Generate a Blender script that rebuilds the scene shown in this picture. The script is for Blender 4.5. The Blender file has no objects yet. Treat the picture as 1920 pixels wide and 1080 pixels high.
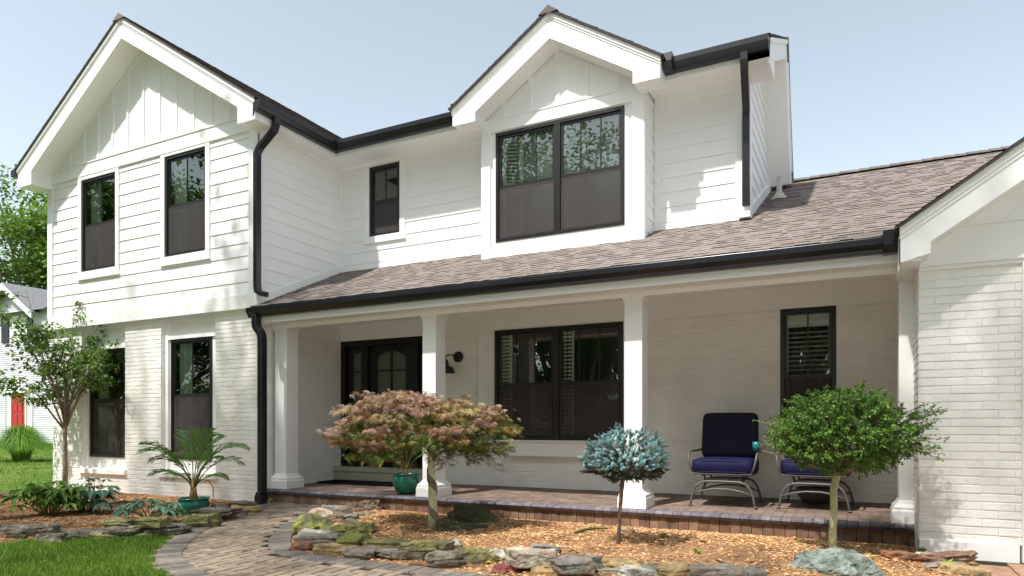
import bpy, math, random
from mathutils import Vector, Matrix
R = random.Random(7)
PI = math.pi
S = bpy.context.scene
COL = S.collection

# ------------------------------------------------------------------ camera
ZP = 0.22                       # porch floor level
HC = ZP + 0.92                  # eye height
YAW, F = 0.4715, 1274.2
cam_d = bpy.data.cameras.new("camera"); cam = bpy.data.objects.new("camera", cam_d); COL.objects.link(cam)
cam.location = (0, 0, HC); cam.rotation_euler = (PI/2, 0, YAW)
cam_d.sensor_width = 36; cam_d.lens = 36*F/1920
cam_d.shift_y = (800.8-540)/1920
cam_d.clip_end = 2000; cam_d.clip_start = 0.05
S.camera = cam
S.render.resolution_x, S.render.resolution_y = 1024, 576

# ------------------------------------------------------------------ light
SUN = Vector((0.33, 1.0, -1.75)).normalized()
w = bpy.data.worlds.new("World"); S.world = w; w.use_nodes = True
nt = w.node_tree; bg = nt.nodes["Background"]
sky = nt.nodes.new("ShaderNodeTexSky"); sky.sky_type = 'NISHITA'; sky.sun_disc = False
sky.sun_elevation = math.asin(-SUN.z); sky.sun_rotation = math.atan2(-SUN.x, -SUN.y)
sky.air_density = 1.0; sky.dust_density = 1.5; sky.ozone_density = 1.5
hs_ = nt.nodes.new("ShaderNodeHueSaturation"); hs_.inputs["Saturation"].default_value = .50; hs_.inputs["Value"].default_value = .80
nt.links.new(sky.outputs[0], hs_.inputs["Color"]); vm_ = nt.nodes.new("ShaderNodeVectorMath"); vm_.operation = 'MULTIPLY'; vm_.inputs[1].default_value = (.885, .92, .865)
nt.links.new(hs_.outputs[0], vm_.inputs[0]); nt.links.new(vm_.outputs[0], bg.inputs[0]); bg.inputs[1].default_value = 0.12
sd = bpy.data.lights.new("sun", 'SUN'); sd.energy = 2.0; sd.angle = math.radians(1.4); sd.color = (1, .965, .91)
so = bpy.data.objects.new("sun", sd); COL.objects.link(so)
so.rotation_euler = SUN.to_track_quat('-Z', 'Y').to_euler(); so.location = (-8, -20, 30)
S.view_settings.view_transform = 'Standard'; S.view_settings.look = 'None'
S.view_settings.gamma = 1; S.view_settings.exposure = 1.6
S.cycles.max_bounces = 10; S.cycles.diffuse_bounces = 7; S.cycles.transparent_max_bounces = 24
S.cycles.caustics_reflective = False; S.cycles.caustics_refractive = False

# ------------------------------------------------------------------ helpers
cs, sn = math.cos(YAW), math.sin(YAW)
def _ray(x, y):
    u = (x-960)/F; v = -(y-800.8)/F
    return Vector((cs*u-sn, sn*u+cs, v))
def onZ(x, y, z):
    r = _ray(x, y); t = (z-HC)/r.z; return Vector((r.x*t, r.y*t, z))
def onY(x, y, Y):
    r = _ray(x, y); t = Y/r.y; return Vector((r.x*t, Y, HC+r.z*t))
def ppm(p): return F/(-sn*p[0]+cs*p[1])     # pixels per metre at a point

ORG = {}
def wo(o):
    return ORG.get(o.name, Vector((0, 0, 0))) if o else Vector((0, 0, 0))
def tag(o, label=None, cat=None, group=None, kind=None):
    if label: o["label"] = label
    if cat: o["category"] = cat
    if group: o["group"] = group
    if kind: o["kind"] = kind
    return o
def thing(name, loc, label, cat, group=None):
    o = bpy.data.objects.new(name, None); COL.objects.link(o); o.location = loc
    o.empty_display_size = .1
    ORG[o.name] = Vector(loc)
    return tag(o, label, cat, group)
def copy_tree(o, parent=None):
    c = o.copy(); COL.objects.link(c); c.parent = parent
    for ch in list(o.children): copy_tree(ch, c)
    return c

class MB:
    def __init__(s): s.v = []; s.f = []; s.t = []; s.c = (1, 1, 1)
    def add(s, vs, fs, tint=None):
        b = len(s.v); s.v.extend([tuple(p) for p in vs]); s.f.extend([tuple(i+b for i in f) for f in fs])
        s.t.extend([tint or s.c]*len(vs))
    def box(s, x0, x1, y0, y1, z0, z1, tint=None):
        vs = [(x0,y0,z0),(x1,y0,z0),(x1,y1,z0),(x0,y1,z0),(x0,y0,z1),(x1,y0,z1),(x1,y1,z1),(x0,y1,z1)]
        s.add(vs, [(0,3,2,1),(4,5,6,7),(0,1,5,4),(1,2,6,5),(2,3,7,6),(3,0,4,7)], tint)
    def fbox(s, Fr, u0, u1, z0, z1, n0, n1, tint=None):
        vs = [Fr(u0,z0,n0),Fr(u1,z0,n0),Fr(u1,z0,n1),Fr(u0,z0,n1),Fr(u0,z1,n0),Fr(u1,z1,n0),Fr(u1,z1,n1),Fr(u0,z1,n1)]
        s.add(vs, [(0,3,2,1),(4,5,6,7),(0,1,5,4),(1,2,6,5),(2,3,7,6),(3,0,4,7)], tint)
    def prism(s, poly, y0, y1, axis='y', tint=None):
        n = len(poly)
        if axis == 'y': vs = [(a,y0,b) for a,b in poly]+[(a,y1,b) for a,b in poly]
        elif axis == 'x': vs = [(y0,a,b) for a,b in poly]+[(y1,a,b) for a,b in poly]
        else: vs = [(a,b,y0) for a,b in poly]+[(a,b,y1) for a,b in poly]
        s.add(vs, [tuple(range(n)), tuple(range(2*n-1, n-1, -1))]+[(i,(i+1)%n,n+(i+1)%n,n+i) for i in range(n)], tint)
    def tube(s, path, rad, n=8, tint=None, cap=True, flat=1.0):
        P = [Vector(p) for p in path]; m = len(P)
        rr = rad if isinstance(rad, (list, tuple)) else [rad]*m
        vs = []; ref = None
        for i in range(m):
            d = (P[min(i+1,m-1)]-P[max(i-1,0)])
            if d.length < 1e-9: d = Vector((0,0,1))
            d.normalize()
            if ref is None:
                ref = Vector((1,0,0)) if abs(d.x) < .8 else Vector((0,1,0))
            a = (ref-d*ref.dot(d)).normalized(); ref = a; b = d.cross(a)
            for k in range(n):
                t = 2*PI*k/n
                vs.append(P[i]+a*math.cos(t)*rr[i]+b*math.sin(t)*rr[i]*flat)
        fs = [(i*n+k, i*n+(k+1)%n, (i+1)*n+(k+1)%n, (i+1)*n+k) for i in range(m-1) for k in range(n)]
        if cap: fs += [tuple(range(n-1,-1,-1)), tuple((m-1)*n+k for k in range(n))]
        s.add(vs, fs, tint)
    def sweep(s, path, prof, side, tint=None):
        """profile (a along side, b along cross) swept on a polyline; side vector kept fixed"""
        P = [Vector(p) for p in path]; m = len(P); n = len(prof); vs = []
        sd = Vector(side).normalized()
        for i in range(m):
            d1 = (P[i]-P[max(i-1,0)]); d2 = (P[min(i+1,m-1)]-P[i])
            if d1.length < 1e-9: d1 = d2
            if d2.length < 1e-9: d2 = d1
            d1.normalize(); d2.normalize(); d = (d1+d2).normalized()
            b = d.cross(sd).normalized(); k = 1/max(.35, d.dot(d2))
            for a_, b_ in prof: vs.append(P[i]+sd*a_+b*b_*k)
        fs = [(i*n+k, i*n+(k+1)%n, (i+1)*n+(k+1)%n, (i+1)*n+k) for i in range(m-1) for k in range(n)]
        fs += [tuple(range(n-1,-1,-1)), tuple((m-1)*n+k for k in range(n))]
        s.add(vs, fs, tint)
    def lathe(s, c, prof, n=32, tint=None):
        vs = [(c[0]+r*math.cos(2*PI*k/n), c[1]+r*math.sin(2*PI*k/n), c[2]+z) for r,z in prof for k in range(n)]
        m = len(prof)
        fs = [(i*n+k, i*n+(k+1)%n, (i+1)*n+(k+1)%n, (i+1)*n+k) for i in range(m-1) for k in range(n)]
        s.add(vs, fs, tint)
    def build(s, name, mat, parent=None, smooth=False, bevel=0):
        o0 = wo(parent)
        me = bpy.data.meshes.new(name)
        vs = s.v if o0.length == 0 else [(a-o0.x, b-o0.y, c-o0.z) for a,b,c in s.v]
        me.from_pydata(vs, [], s.f)
        at = me.color_attributes.new("tint", 'FLOAT_COLOR', 'POINT')
        buf = []
        for t in s.t: buf.extend((t[0], t[1], t[2], 1.0))
        at.data.foreach_set("color", buf)
        if smooth: me.polygons.foreach_set("use_smooth", [True]*len(me.polygons))
        me.update()
        o = bpy.data.objects.new(name, me); COL.objects.link(o)
        me.materials.append(mat)
        if parent: o.parent = parent; ORG[o.name] = o0.copy()
        if bevel:
            b = o.modifiers.new("b", 'BEVEL'); b.width = bevel; b.segments = 2; b.limit_method = 'ANGLE'
        return o

# ------------------------------------------------------------------ materials
def newmat(name):
    m = bpy.data.materials.new(name); m.use_nodes = True
    return m, m.node_tree, m.node_tree.nodes["Principled BSDF"]
def nd(t, ty, **kw):
    n = t.nodes.new(ty)
    for k, v in kw.items(): setattr(n, k, v)
    return n
def mat(name, base, rough=.6, spec=.5, var=0.0, vscale=3.0, bump=0.0, bscale=60, second=None, sscale=4, slo=.45, shi=.6,
        tint=True, metal=0, detail=5, bdist=.01, transl=0):
    m, t, p = newmat(name); L = t.links.new
    tc = nd(t, "ShaderNodeTexCoord")
    src = nd(t, "ShaderNodeRGB"); src.outputs[0].default_value = (*base, 1); out = src.outputs[0]
    if second:
        n = nd(t, "ShaderNodeTexNoise"); n.inputs["Scale"].default_value = sscale; n.inputs["Detail"].default_value = 6
        L(tc.outputs["Object"], n.inputs["Vector"])
        r = nd(t, "ShaderNodeMapRange"); r.inputs["From Min"].default_value = slo; r.inputs["From Max"].default_value = shi
        L(n.outputs["Fac"], r.inputs["Value"])
        mx = nd(t, "ShaderNodeMix", data_type='RGBA'); L(r.outputs[0], mx.inputs["Factor"]); L(out, mx.inputs["A"])
        mx.inputs["B"].default_value = (*second, 1); out = mx.outputs["Result"]
    if var:
        n = nd(t, "ShaderNodeTexNoise"); n.inputs["Scale"].default_value = vscale; n.inputs["Detail"].default_value = detail
        L(tc.outputs["Object"], n.inputs["Vector"])
        r = nd(t, "ShaderNodeMapRange"); r.inputs["From Min"].default_value = .3; r.inputs["From Max"].default_value = .7
        r.inputs["To Min"].default_value = 1-var; r.inputs["To Max"].default_value = 1+var
        L(n.outputs["Fac"], r.inputs["Value"])
        vm = nd(t, "ShaderNodeVectorMath", operation='SCALE'); L(out, vm.inputs[0]); L(r.outputs[0], vm.inputs["Scale"]); out = vm.outputs[0]
    if tint:
        a = nd(t, "ShaderNodeAttribute", attribute_name="tint")
        mx = nd(t, "ShaderNodeVectorMath", operation='MULTIPLY'); L(out, mx.inputs[0]); L(a.outputs["Color"], mx.inputs[1]); out = mx.outputs[0]
    L(out, p.inputs["Base Color"])
    p.inputs["Roughness"].default_value = rough; p.inputs["Specular IOR Level"].default_value = spec; p.inputs["Metallic"].default_value = metal
    if bump:
        n = nd(t, "ShaderNodeTexNoise"); n.inputs["Scale"].default_value = bscale; n.inputs["Detail"].default_value = 6
        L(tc.outputs["Object"], n.inputs["Vector"])
        b = nd(t, "ShaderNodeBump"); b.inputs["Strength"].default_value = bump; b.inputs["Distance"].default_value = bdist
        L(n.outputs["Fac"], b.inputs["Height"]); L(b.outputs[0], p.inputs["Normal"])
    if transl:
        tr = nd(t, "ShaderNodeBsdfTranslucent"); L(out, tr.inputs["Color"])
        ms = nd(t, "ShaderNodeMixShader"); ms.inputs[0].default_value = transl
        L(p.outputs[0], ms.inputs[1]); L(tr.outputs[0], ms.inputs[2])
        L(ms.outputs[0], t.nodes["Material Output"].inputs["Surface"])
    return m

M = {}
M['paint'] = mat("white_paint", (.88,.87,.85), .45, .4, var=.025, vscale=1.6, bump=.12, bscale=45)
M['siding'] = mat("white_siding", (.86,.855,.85), .5, .35, var=.02, vscale=2, bump=.25, bscale=28)
M['nsiding'] = mat("grey_white_siding", (.60,.61,.64), .6, .3, var=.05)
M['brickw'] = mat("white_painted_brick", (.88,.86,.825), .55, .35, var=.04, vscale=2.5, bump=.55, bscale=55, bdist=.008)
M['black'] = mat("black_window_metal", (.016,.013,.014), .32, .5, var=.1, vscale=5)
M['gutter'] = mat("black_gutter", (.012,.012,.017), .28, .5, var=.2, vscale=2, bump=.05, bscale=12)
M['door'] = mat("black_door_paint", (.006,.006,.006), .35, .4)
M['shingle'] = mat("roof_shingle", (.225,.19,.175), .92, .15, var=.18, vscale=40, bump=.5, bscale=260, bdist=.004)
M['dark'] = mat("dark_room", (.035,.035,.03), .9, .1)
M['curtain'] = mat("curtain_cloth", (.66,.76,.64), .8, .2)
M['shutter'] = mat("shutter_paint", (.84,.88,.82), .5, .3)
M['paver'] = mat("concrete_paver", (.25,.195,.145), .85, .25, var=.22, vscale=14, bump=.6, bscale=140, bdist=.004)
M['border'] = mat("dark_paver", (.14,.122,.108), .85, .25, var=.25, vscale=12, bump=.6, bscale=140, bdist=.004)
M['cap'] = mat("slate_blue_paver", (.15,.135,.145), .7, .35, var=.25, vscale=10, bump=.5, bscale=90, bdist=.004)
M['riser'] = mat("brown_paver", (.20,.12,.08), .8, .3, var=.3, vscale=9, bump=.5, bscale=90, bdist=.004)
M['floor'] = mat("porch_paver", (.21,.15,.12), .75, .3, var=.25, vscale=9, bump=.4, bscale=90, bdist=.004)
M['joint'] = mat("joint_sand", (.03,.026,.018), .95, .1, var=.3, vscale=30, tint=False)
M['chip'] = mat("gravel_chip", (.46,.295,.165), .8, .3, var=.2, vscale=40)
M['mulch'] = mat("mulch_chip", (.40,.23,.125), .9, .2, var=.2, vscale=40)
M['bed'] = mat("bed_soil", (.30,.175,.095), .95, .1, var=.35, vscale=25, bump=.8, bscale=90, second=(.16,.09,.05), sscale=2.2, slo=.52, shi=.68)
M['bounce'] = mat("bounce_concrete", (.56,.55,.52), .9, .2, var=.12, vscale=2, bump=.3, bscale=60, tint=False)  # kept pale so the unseen ground throws more light at the facade
M['lawn'] = mat("lawn_turf", (.075,.135,.022), .95, .1, var=.35, vscale=6, bump=1, bscale=80, second=(.13,.17,.04), sscale=.8)
M['grass'] = mat("grass_blade", (.105,.205,.025), .55, .3, var=.25, vscale=1.2, transl=.3)
def leafmat(n, base, tr=.35, rough=.5): return mat(n, base, rough, .35, transl=tr)
M['leaf'] = leafmat("green_leaf", (.09,.17,.035))
M['leafb'] = leafmat("bluish_leaf", (.10,.19,.12), .2)
M['maple'] = leafmat("maple_leaf", (1,1,1), .3)
M['spruce'] = mat("spruce_needle", (1,1,1), .6, .3)
M['bark'] = mat("bark", (.24,.195,.155), .9, .2, var=.35, vscale=20, bump=.8, bscale=60)
M['palebark'] = mat("pale_bark", (.42,.42,.24), .8, .2, var=.18, vscale=20, bump=.4, bscale=50, second=(.16,.12,.06), sscale=11, slo=.66, shi=.7)
M['wrap'] = mat("trunk_wrap", (.68,.67,.42), .8, .2, var=.12, vscale=30)
M['pot'] = mat("green_glaze", (.008,.135,.085), .22, .6, var=.3, vscale=9, bump=.15, bscale=18)
M['soil'] = mat("potting_soil", (.05,.032,.02), .95, .1, bump=1, bscale=80)
M['navy'] = mat("navy_cushion", (.008,.008,.026), .8, .3, var=.12, vscale=12, bump=.3, bscale=260, bdist=.002)
M['navyl'] = mat("blue_vinyl_cushion", (.008,.007,.045), .6, .2, var=.12, vscale=9, bump=.1, bscale=20)
M['iron'] = mat("bronze_iron", (.10,.09,.085), .5, .5, var=.2, vscale=20)
M['lampb'] = mat("black_enamel", (.010,.010,.010), .35, .5)
M['mat'] = mat("coir_doormat", (.012,.012,.012), .95, .1, bump=1, bscale=200)
M['sillst'] = mat("limestone_step", (.42,.40,.32), .8, .2, var=.12, vscale=6, bump=.3, bscale=50)
M['vent'] = mat("vent_plastic", (.50,.46,.40), .6, .4)
M['teal'] = mat("teal_glaze", (.01,.16,.20), .3, .5)
M['roofn'] = mat("grey_roof", (.20,.20,.21), .9, .1, var=.2, vscale=8)
M['red'] = mat("red_door_paint", (.42,.02,.015), .4, .4)
M['shutn'] = mat("dark_shutter", (.03,.03,.05), .6, .3)
def stonemat(n, a, b, sc=7, lo=.42, hi=.62): return mat(n, a, .88, .25, var=.28, vscale=16, bump=1.0, bscale=22, bdist=.035, second=b, sscale=sc, slo=lo, shi=hi)
SM = {'grey': stonemat("grey_flagstone", (.20,.175,.14), (.10,.085,.06)),
      'moss': stonemat("mossy_stone", (.21,.20,.07), (.13,.12,.075)),
      'green': stonemat("bright_moss_stone", (.22,.24,.06), (.13,.125,.065)),
      'dkgreen': stonemat("dark_green_slate", (.075,.09,.038), (.085,.07,.045)),
      'tan': stonemat("tan_sandstone", (.46,.33,.16), (.26,.19,.10)),
      'rust': stonemat("rust_sandstone", (.26,.12,.06), (.17,.09,.06)),
      'red': stonemat("red_sandstone", (.28,.07,.06), (.20,.08,.07)),
      'white': stonemat("pale_limestone", (.50,.48,.41), (.30,.29,.24)),
      'blue': stonemat("bluegrey_slate", (.23,.22,.20), (.20,.15,.11)),
      'pink': stonemat("pink_lichen_stone", (.36,.27,.22), (.40,.38,.28)),
      'brown': stonemat("brown_slab", (.17,.10,.07), (.26,.19,.13)),
      'lichen': stonemat("grey_lichen_rock", (.24,.275,.25), (.115,.14,.105), 9)}
def glass(name, fac, tr=(.62,.72,.62)):
    m, t, p = newmat(name); t.nodes.remove(p); L = t.links.new
    a = nd(t, "ShaderNodeBsdfTransparent"); a.inputs[0].default_value = (*tr, 1)
    g = nd(t, "ShaderNodeBsdfGlossy"); g.inputs["Roughness"].default_value = .006; g.inputs[0].default_value = (.95,.98,.95,1)
    tc = nd(t, "ShaderNodeTexCoord"); n = nd(t, "ShaderNodeTexNoise"); n.inputs["Scale"].default_value = 2.2; n.inputs["Detail"].default_value = 1
    L(tc.outputs["Object"], n.inputs["Vector"])
    b = nd(t, "ShaderNodeBump"); b.inputs["Strength"].default_value = .03; b.inputs["Distance"].default_value = .02
    L(n.outputs["Fac"], b.inputs["Height"]); L(b.outputs[0], g.inputs["Normal"])
    fr = nd(t, "ShaderNodeFresnel"); fr.inputs[0].default_value = 1.45
    mr = nd(t, "ShaderNodeMapRange"); mr.inputs["To Min"].default_value = fac; mr.inputs["To Max"].default_value = 1
    L(fr.outputs[0], mr.inputs["Value"])
    ms = nd(t, "ShaderNodeMixShader"); L(mr.outputs[0], ms.inputs[0]); L(a.outputs[0], ms.inputs[1]); L(g.outputs[0], ms.inputs[2])
    L(ms.outputs[0], t.nodes["Material Output"].inputs["Surface"])
    return m
M['glass'] = glass("window_glass", .12, (.86,.92,.86))
M['frost'] = mat("textured_door_glass", (.10,.12,.09), .25, .6, bump=.2, bscale=20)
def screenmat():
    m, t, p = newmat("insect_screen"); L = t.links.new
    p.inputs["Base Color"].default_value = (.055,.046,.048,1); p.inputs["Roughness"].default_value = .7
    a = nd(t, "ShaderNodeBsdfTransparent"); ms = nd(t, "ShaderNodeMixShader"); ms.inputs[0].default_value = .66
    L(a.outputs[0], ms.inputs[1]); L(p.outputs[0], ms.inputs[2]); L(ms.outputs[0], t.nodes["Material Output"].inputs["Surface"])
    return m
M['screen'] = screenmat()

def clamp(x, a, b): return max(a, min(b, x))
def jt(a, s=.12): k = 1+R.uniform(-s, s); return (a[0]*k*(1+R.uniform(-.04,.04)), a[1]*k, a[2]*k*(1+R.uniform(-.04,.04)))
def pin(x, y, poly):
    c = False; n = len(poly); j = n-1
    for i in range(n):
        xi, yi = poly[i]; xj, yj = poly[j]
        if (yi > y) != (yj > y) and x < (xj-xi)*(y-yi)/(yj-yi)+xi: c = not c
        j = i
    return c

# ================================================================== HOUSE
YM, YB, YW, YWB, YG = 9.05, 8.55, 7.22, 7.28, 6.93     # main wall, bay, wing upper, wing brick, garage
XL, XR = -13.15, -7.9                                    # wing
XM = -1.25                                               # right end of the two-storey part
XG = .475                                                # garage side wall
house = thing("house", (-5, 9, 0), "white farmhouse style two-storey house with black windows, brick ground floor and long front porch", "house")
def fr_front(Y): return lambda u, z, n=0.0: (u, Y-n, z)
def fr_side(X): return lambda u, z, n=0.0: (X+n, u, z)
ROOF = lambda Y: -.402+.463*Y        # lower roof plane

def cuts(a, b, holes, za, zb):
    """split interval a..b by the holes that overlap za..zb"""
    segs = [(a, b)]
    for (h0, h1, g0, g1) in holes:
        if g1 <= za+1e-6 or g0 >= zb-1e-6: continue
        out = []
        for s0, s1 in segs:
            if h1 <= s0 or h0 >= s1: out.append((s0, s1)); continue
            if h0 > s0: out.append((s0, h0))
            if h1 < s1: out.append((h1, s1))
        segs = out
    return [s for s in segs if s[1]-s[0] > .004]
def levels(z0, z1, holes):
    zs = sorted({z0, z1} | {h for H in holes for h in H[2:] if z0 < h < z1}); return list(zip(zs, zs[1:]))
def sheet(mb, Fr, u0, u1, z0, z1, holes=(), n=0.0):
    for a, b in levels(z0, z1, holes):
        for p, q in cuts(u0, u1, holes, a, b):
            mb.add([Fr(p,a,n), Fr(q,a,n), Fr(q,b,n), Fr(p,b,n)], [(0,1,2,3)])
def bricks(mb, Fr, u0, u1, z0, z1, holes=(), C=.0677, Lb=.203, n0=.002, th=.008):
    sheet(mb, Fr, u0, u1, z0, z1, holes)
    k = 0; z = z0
    while z < z1-.02:
        za, zb = z+.003, min(z+C-.003, z1)
        for a, b in levels(za, zb, holes):
            u = u0-(Lb/2 if k % 2 else 0)
            while u < u1:
                for p, q in cuts(max(u+.0004, u0), min(u+Lb-.0004, u1), holes, a, b):
                    if b-a < .012: continue
                    e = min(.002, (q-p)/4); d = th+R.uniform(-.0022, .0022); j = [R.uniform(-.0022,.0022) for _ in range(8)]
                    vs = [Fr(p,a,n0-.01),Fr(q,a,n0-.01),Fr(q,b,n0-.01),Fr(p,b,n0-.01),
                          Fr(p+e*.4,a+.005+j[0],d+j[4]*.4),Fr(q-e*.4,a+.005+j[1],d+j[5]*.4),Fr(q-e*.4,b-.005+j[2],d+j[6]*.4),Fr(p+e*.4,b-.005+j[3],d+j[7]*.4)]
                    t = 1+R.uniform(-.025, .025)
                    mb.add(vs, [(4,5,6,7),(0,1,5,4),(1,2,6,5),(2,3,7,6),(3,0,4,7)], (t,t,t))
                u += Lb
        z += C; k += 1
def siding(mb, Fr, u0, u1, z0, z1, holes=(), E=.194, span=None):
    z = z0
    while z < z1-.01:
        zt = min(z+E, z1)
        if span: u0, u1 = span(zt)
        for a, b in levels(z, zt, holes):
            na, nb_ = .014-.011*(a-z)/E, .014-.011*(b-z)/E
            for p, q in cuts(u0, u1, holes, a, b):
                xs = [p]
                while q-xs[-1] > 3.6: xs.append(xs[-1]+R.uniform(1.6, 3.4))
                xs.append(q)
                for p2, q2 in zip(xs, xs[1:]):
                    j = R.uniform(0, .0012); g = .0016 if q2 != q else 0
                    mb.add([Fr(p2,a,na+j),Fr(q2-g,a,na+j),Fr(q2-g,b,nb_),Fr(p2,b,nb_),Fr(p2,a,-.002),Fr(q2-g,a,-.002)], [(0,1,2,3),(4,5,1,0)])
        z += E

def window(Fr, u0, u1, z0, z1, units=1, munt=1, screen=True, casing=(.09,.09,.09,.13), blind='curtain', label=None, depth=.9, mid=.5):
    """double hung window(s) in one black frame"""
    f = MB(); fw = .045
    f.fbox(Fr, u0, u0+fw, z0, z1, -.06, .012); f.fbox(Fr, u1-fw, u1, z0, z1, -.06, .012)
    f.fbox(Fr, u0+fw, u1-fw, z1-fw, z1, -.06, .012); f.fbox(Fr, u0+fw, u1-fw, z0, z0+fw, -.06, .012)
    iu = [(u0+fw, u1-fw)]
    if units == 2:
        c = (u0+u1)/2; f.fbox(Fr, c-.045, c+.045, z0+fw, z1-fw, -.058, .010); iu = [(u0+fw, c-.045), (c+.045, u1-fw)]
    zm = z0+(z1-z0)*mid; sr = .032
    for a, b in iu:
        # upper sash (outer) and lower sash (set back)
        for (za, zb, n) in ((zm-.018, z1-fw, -.012), (z0+fw, zm-.012, -.034)):
            f.fbox(Fr, a, a+sr, za, zb, n-.025, n); f.fbox(Fr, b-sr, b, za, zb, n-.025, n)
            f.fbox(Fr, a+sr, b-sr, zb-sr, zb, n-.025, n); f.fbox(Fr, a+sr, b-sr, za, za+(sr+.006), n-.025, n)
        for k in range(munt):
            c = a+(b-a)*(k+1)/(munt+1); f.fbox(Fr, c-.008, c+.008, zm+.014, z1-fw-sr, -.030, -.018)
    W = f.build("window", M['black'], house)
    if label: W["label"] = label
    g = MB()
    for a, b in iu:
        g.add([Fr(a+sr,zm+.01,-.026),Fr(b-sr,zm+.01,-.026),Fr(b-sr,z1-fw-sr,-.0265),Fr(a+sr,z1-fw-sr,-.0265)], [(0,1,2,3)])
        g.add([Fr(a+sr,z0+fw+sr,-.048),Fr(b-sr,z0+fw+sr,-.048),Fr(b-sr,zm-.04,-.0483),Fr(a+sr,zm-.04,-.0483)], [(0,1,2,3)])
    g.build("pane", M['glass'], W)
    if screen:
        s = MB()
        for a, b in iu: s.add([Fr(a+.006,z0+fw+.002,-.010),Fr(b-.006,z0+fw+.002,-.010),Fr(b-.006,zm-.02,-.010),Fr(a+.006,zm-.02,-.010)], [(0,1,2,3)])
        s.build("insect_screen", M['screen'], W)
    # room behind: a closed dark box
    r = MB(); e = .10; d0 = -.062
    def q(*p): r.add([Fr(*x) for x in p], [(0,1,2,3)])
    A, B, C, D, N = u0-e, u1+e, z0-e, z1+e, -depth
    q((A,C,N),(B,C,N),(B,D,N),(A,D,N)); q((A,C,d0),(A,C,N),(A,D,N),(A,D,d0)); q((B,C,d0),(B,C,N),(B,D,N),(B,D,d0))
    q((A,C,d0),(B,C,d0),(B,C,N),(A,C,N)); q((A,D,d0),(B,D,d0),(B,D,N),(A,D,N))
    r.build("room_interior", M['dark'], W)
    c = MB()
    if blind == 'curtain':
        for a, b in iu:
            wv = (b-a)*.30; K = 18; vs = []
            for k in range(K+1):
                t = k/K; n = -.14+.03*math.sin(t*19)+.012*math.sin(t*43)
                vs += [Fr(a+.01+wv*t, z0+.03, n), Fr(a+.01+wv*t, z1-.03, n)]
            c.add(vs, [(2*k,2*k+2,2*k+3,2*k+1) for k in range(K)])
        c.build("curtain", M['curtain'], W, smooth=True)
    elif blind == 'shutter':
        for a, b in iu:
            c = MB(); wv = min((b-a)*.34, .34)
            for (za, zb) in ((z0+.03, zm-.01), (zm+.01, z1-.04)):
                p0, p1 = a+.03, a+.03+wv
                # folded-back panel, turned into the room
                G = lambda u, z, n, p0=p0: Fr(p0+(u-p0)*.90+(n)*.1, z, -.065-(u-p0)*.42+n)
                for x0, x1, y0, y1 in ((p0,p0+.05,za,zb),(p1-.05,p1,za,zb),(p0+.05,p1-.05,za,za+.07),(p0+.05,p1-.05,zb-.07,zb)):
                    c.fbox(G, x0, x1, y0, y1, -.025, 0)
                z = za+.09
                while z < zb-.1:
                    c.add([G(p0+.05,z,0),G(p1-.05,z,0),G(p1-.05,z+.032,-.03),G(p0+.05,z+.032,-.03)], [(0,1,2,3)]); z += .052
            c.build("shutter", M['shutter'], W)
    elif blind == 'slats':
        c.fbox(Fr, u0+.06, u1-.06, z1-.22, z1-.07, -.13, -.10)
        z = zm+.02
        while z < z1-.24:
            c.add([Fr(u0+.07,z,-.14),Fr(u1-.07,z,-.14),Fr(u1-.07,z+.014,-.10),Fr(u0+.07,z+.014,-.10)], [(0,1,2,3)]); z += .058
        c.fbox(Fr, u0+.055, u0+.085, z0+.06, z1-.2, -.13, -.11); c.fbox(Fr, u1-.085, u1-.055, z0+.06, z1-.2, -.13, -.11)
        c.build("blind", M['shutter'], W)
    elif blind == 'dotted':
        for a, b in iu:
            c = MB(); z = z0+.05
            while z < z1-.06:
                c.fbox(Fr, a+.03, a+.08, z, z+.03, -.12, -.10); c.fbox(Fr, a+.10, a+.15, z, z+.03, -.12, -.10); z += .055
            c.fbox(Fr, a+.16, a+.19, z0+.03, z1-.04, -.13, -.10)
            c.build("shutter", M['shutter'], W)
    if casing:
        l, r_, tp, bt = casing; k = MB()
        k.fbox(Fr, u0-l, u0-.001, z0-bt, z1+tp, -.05, .032); k.fbox(Fr, u1+.001, u1+r_, z0-bt, z1+tp, -.05, .032)
        if tp: k.fbox(Fr, u0-.001, u1+.001, z1+.001, z1+tp, -.05, .031)
        if bt:
            k.fbox(Fr, u0-.001, u1+.001, z0-bt, z0-.001, -.05, .031)
            k.fbox(Fr, u0-l-.012, u1+r_+.012, z0-bt-.012, z0-bt+.012, .0, .045)
        k.build("casing", M['paint'], W)
    return W
def hole(u0, u1, z0, z1, c=.07): return (u0-c, u1+c, z0-c, z1+c)

# ---- wing, upper storey
Fw = fr_front(YW)
up1, up2 = (-12.16,-11.20,3.86,5.467), (-9.94,-8.98,3.87,5.48)
mb = MB(); hs = [hole(*up1), hole(*up2)]
siding(mb, Fw, XL+.1, XR-.12, 3.11, 5.53, hs); sheet(mb, Fw, XL, XR, 2.92, 5.55, hs, -.003); mb.build("siding_wall", M['siding'], house)
mb = MB()
mb.fbox(Fw, XL, XR+.028, 2.905, 3.11, -.02, .036); mb.fbox(Fw, XL-.02, XL+.125, 3.11, 5.53, -.02, .034); mb.fbox(Fw, XR-.14, XR+.026, 3.11, 5.53, -.02, .034)
mb.fbox(Fw, XL-.0, XR+.02, 5.53, 5.735, -.02, .038); mb.fbox(Fw, XL, XR, 5.735, 5.755, .0, .05)
mb.fbox(fr_side(XR), YW-.002, YW+.13, 3.0, 5.53, -.02, .026)
mb.build("trim_board", M['paint'], house)
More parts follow.
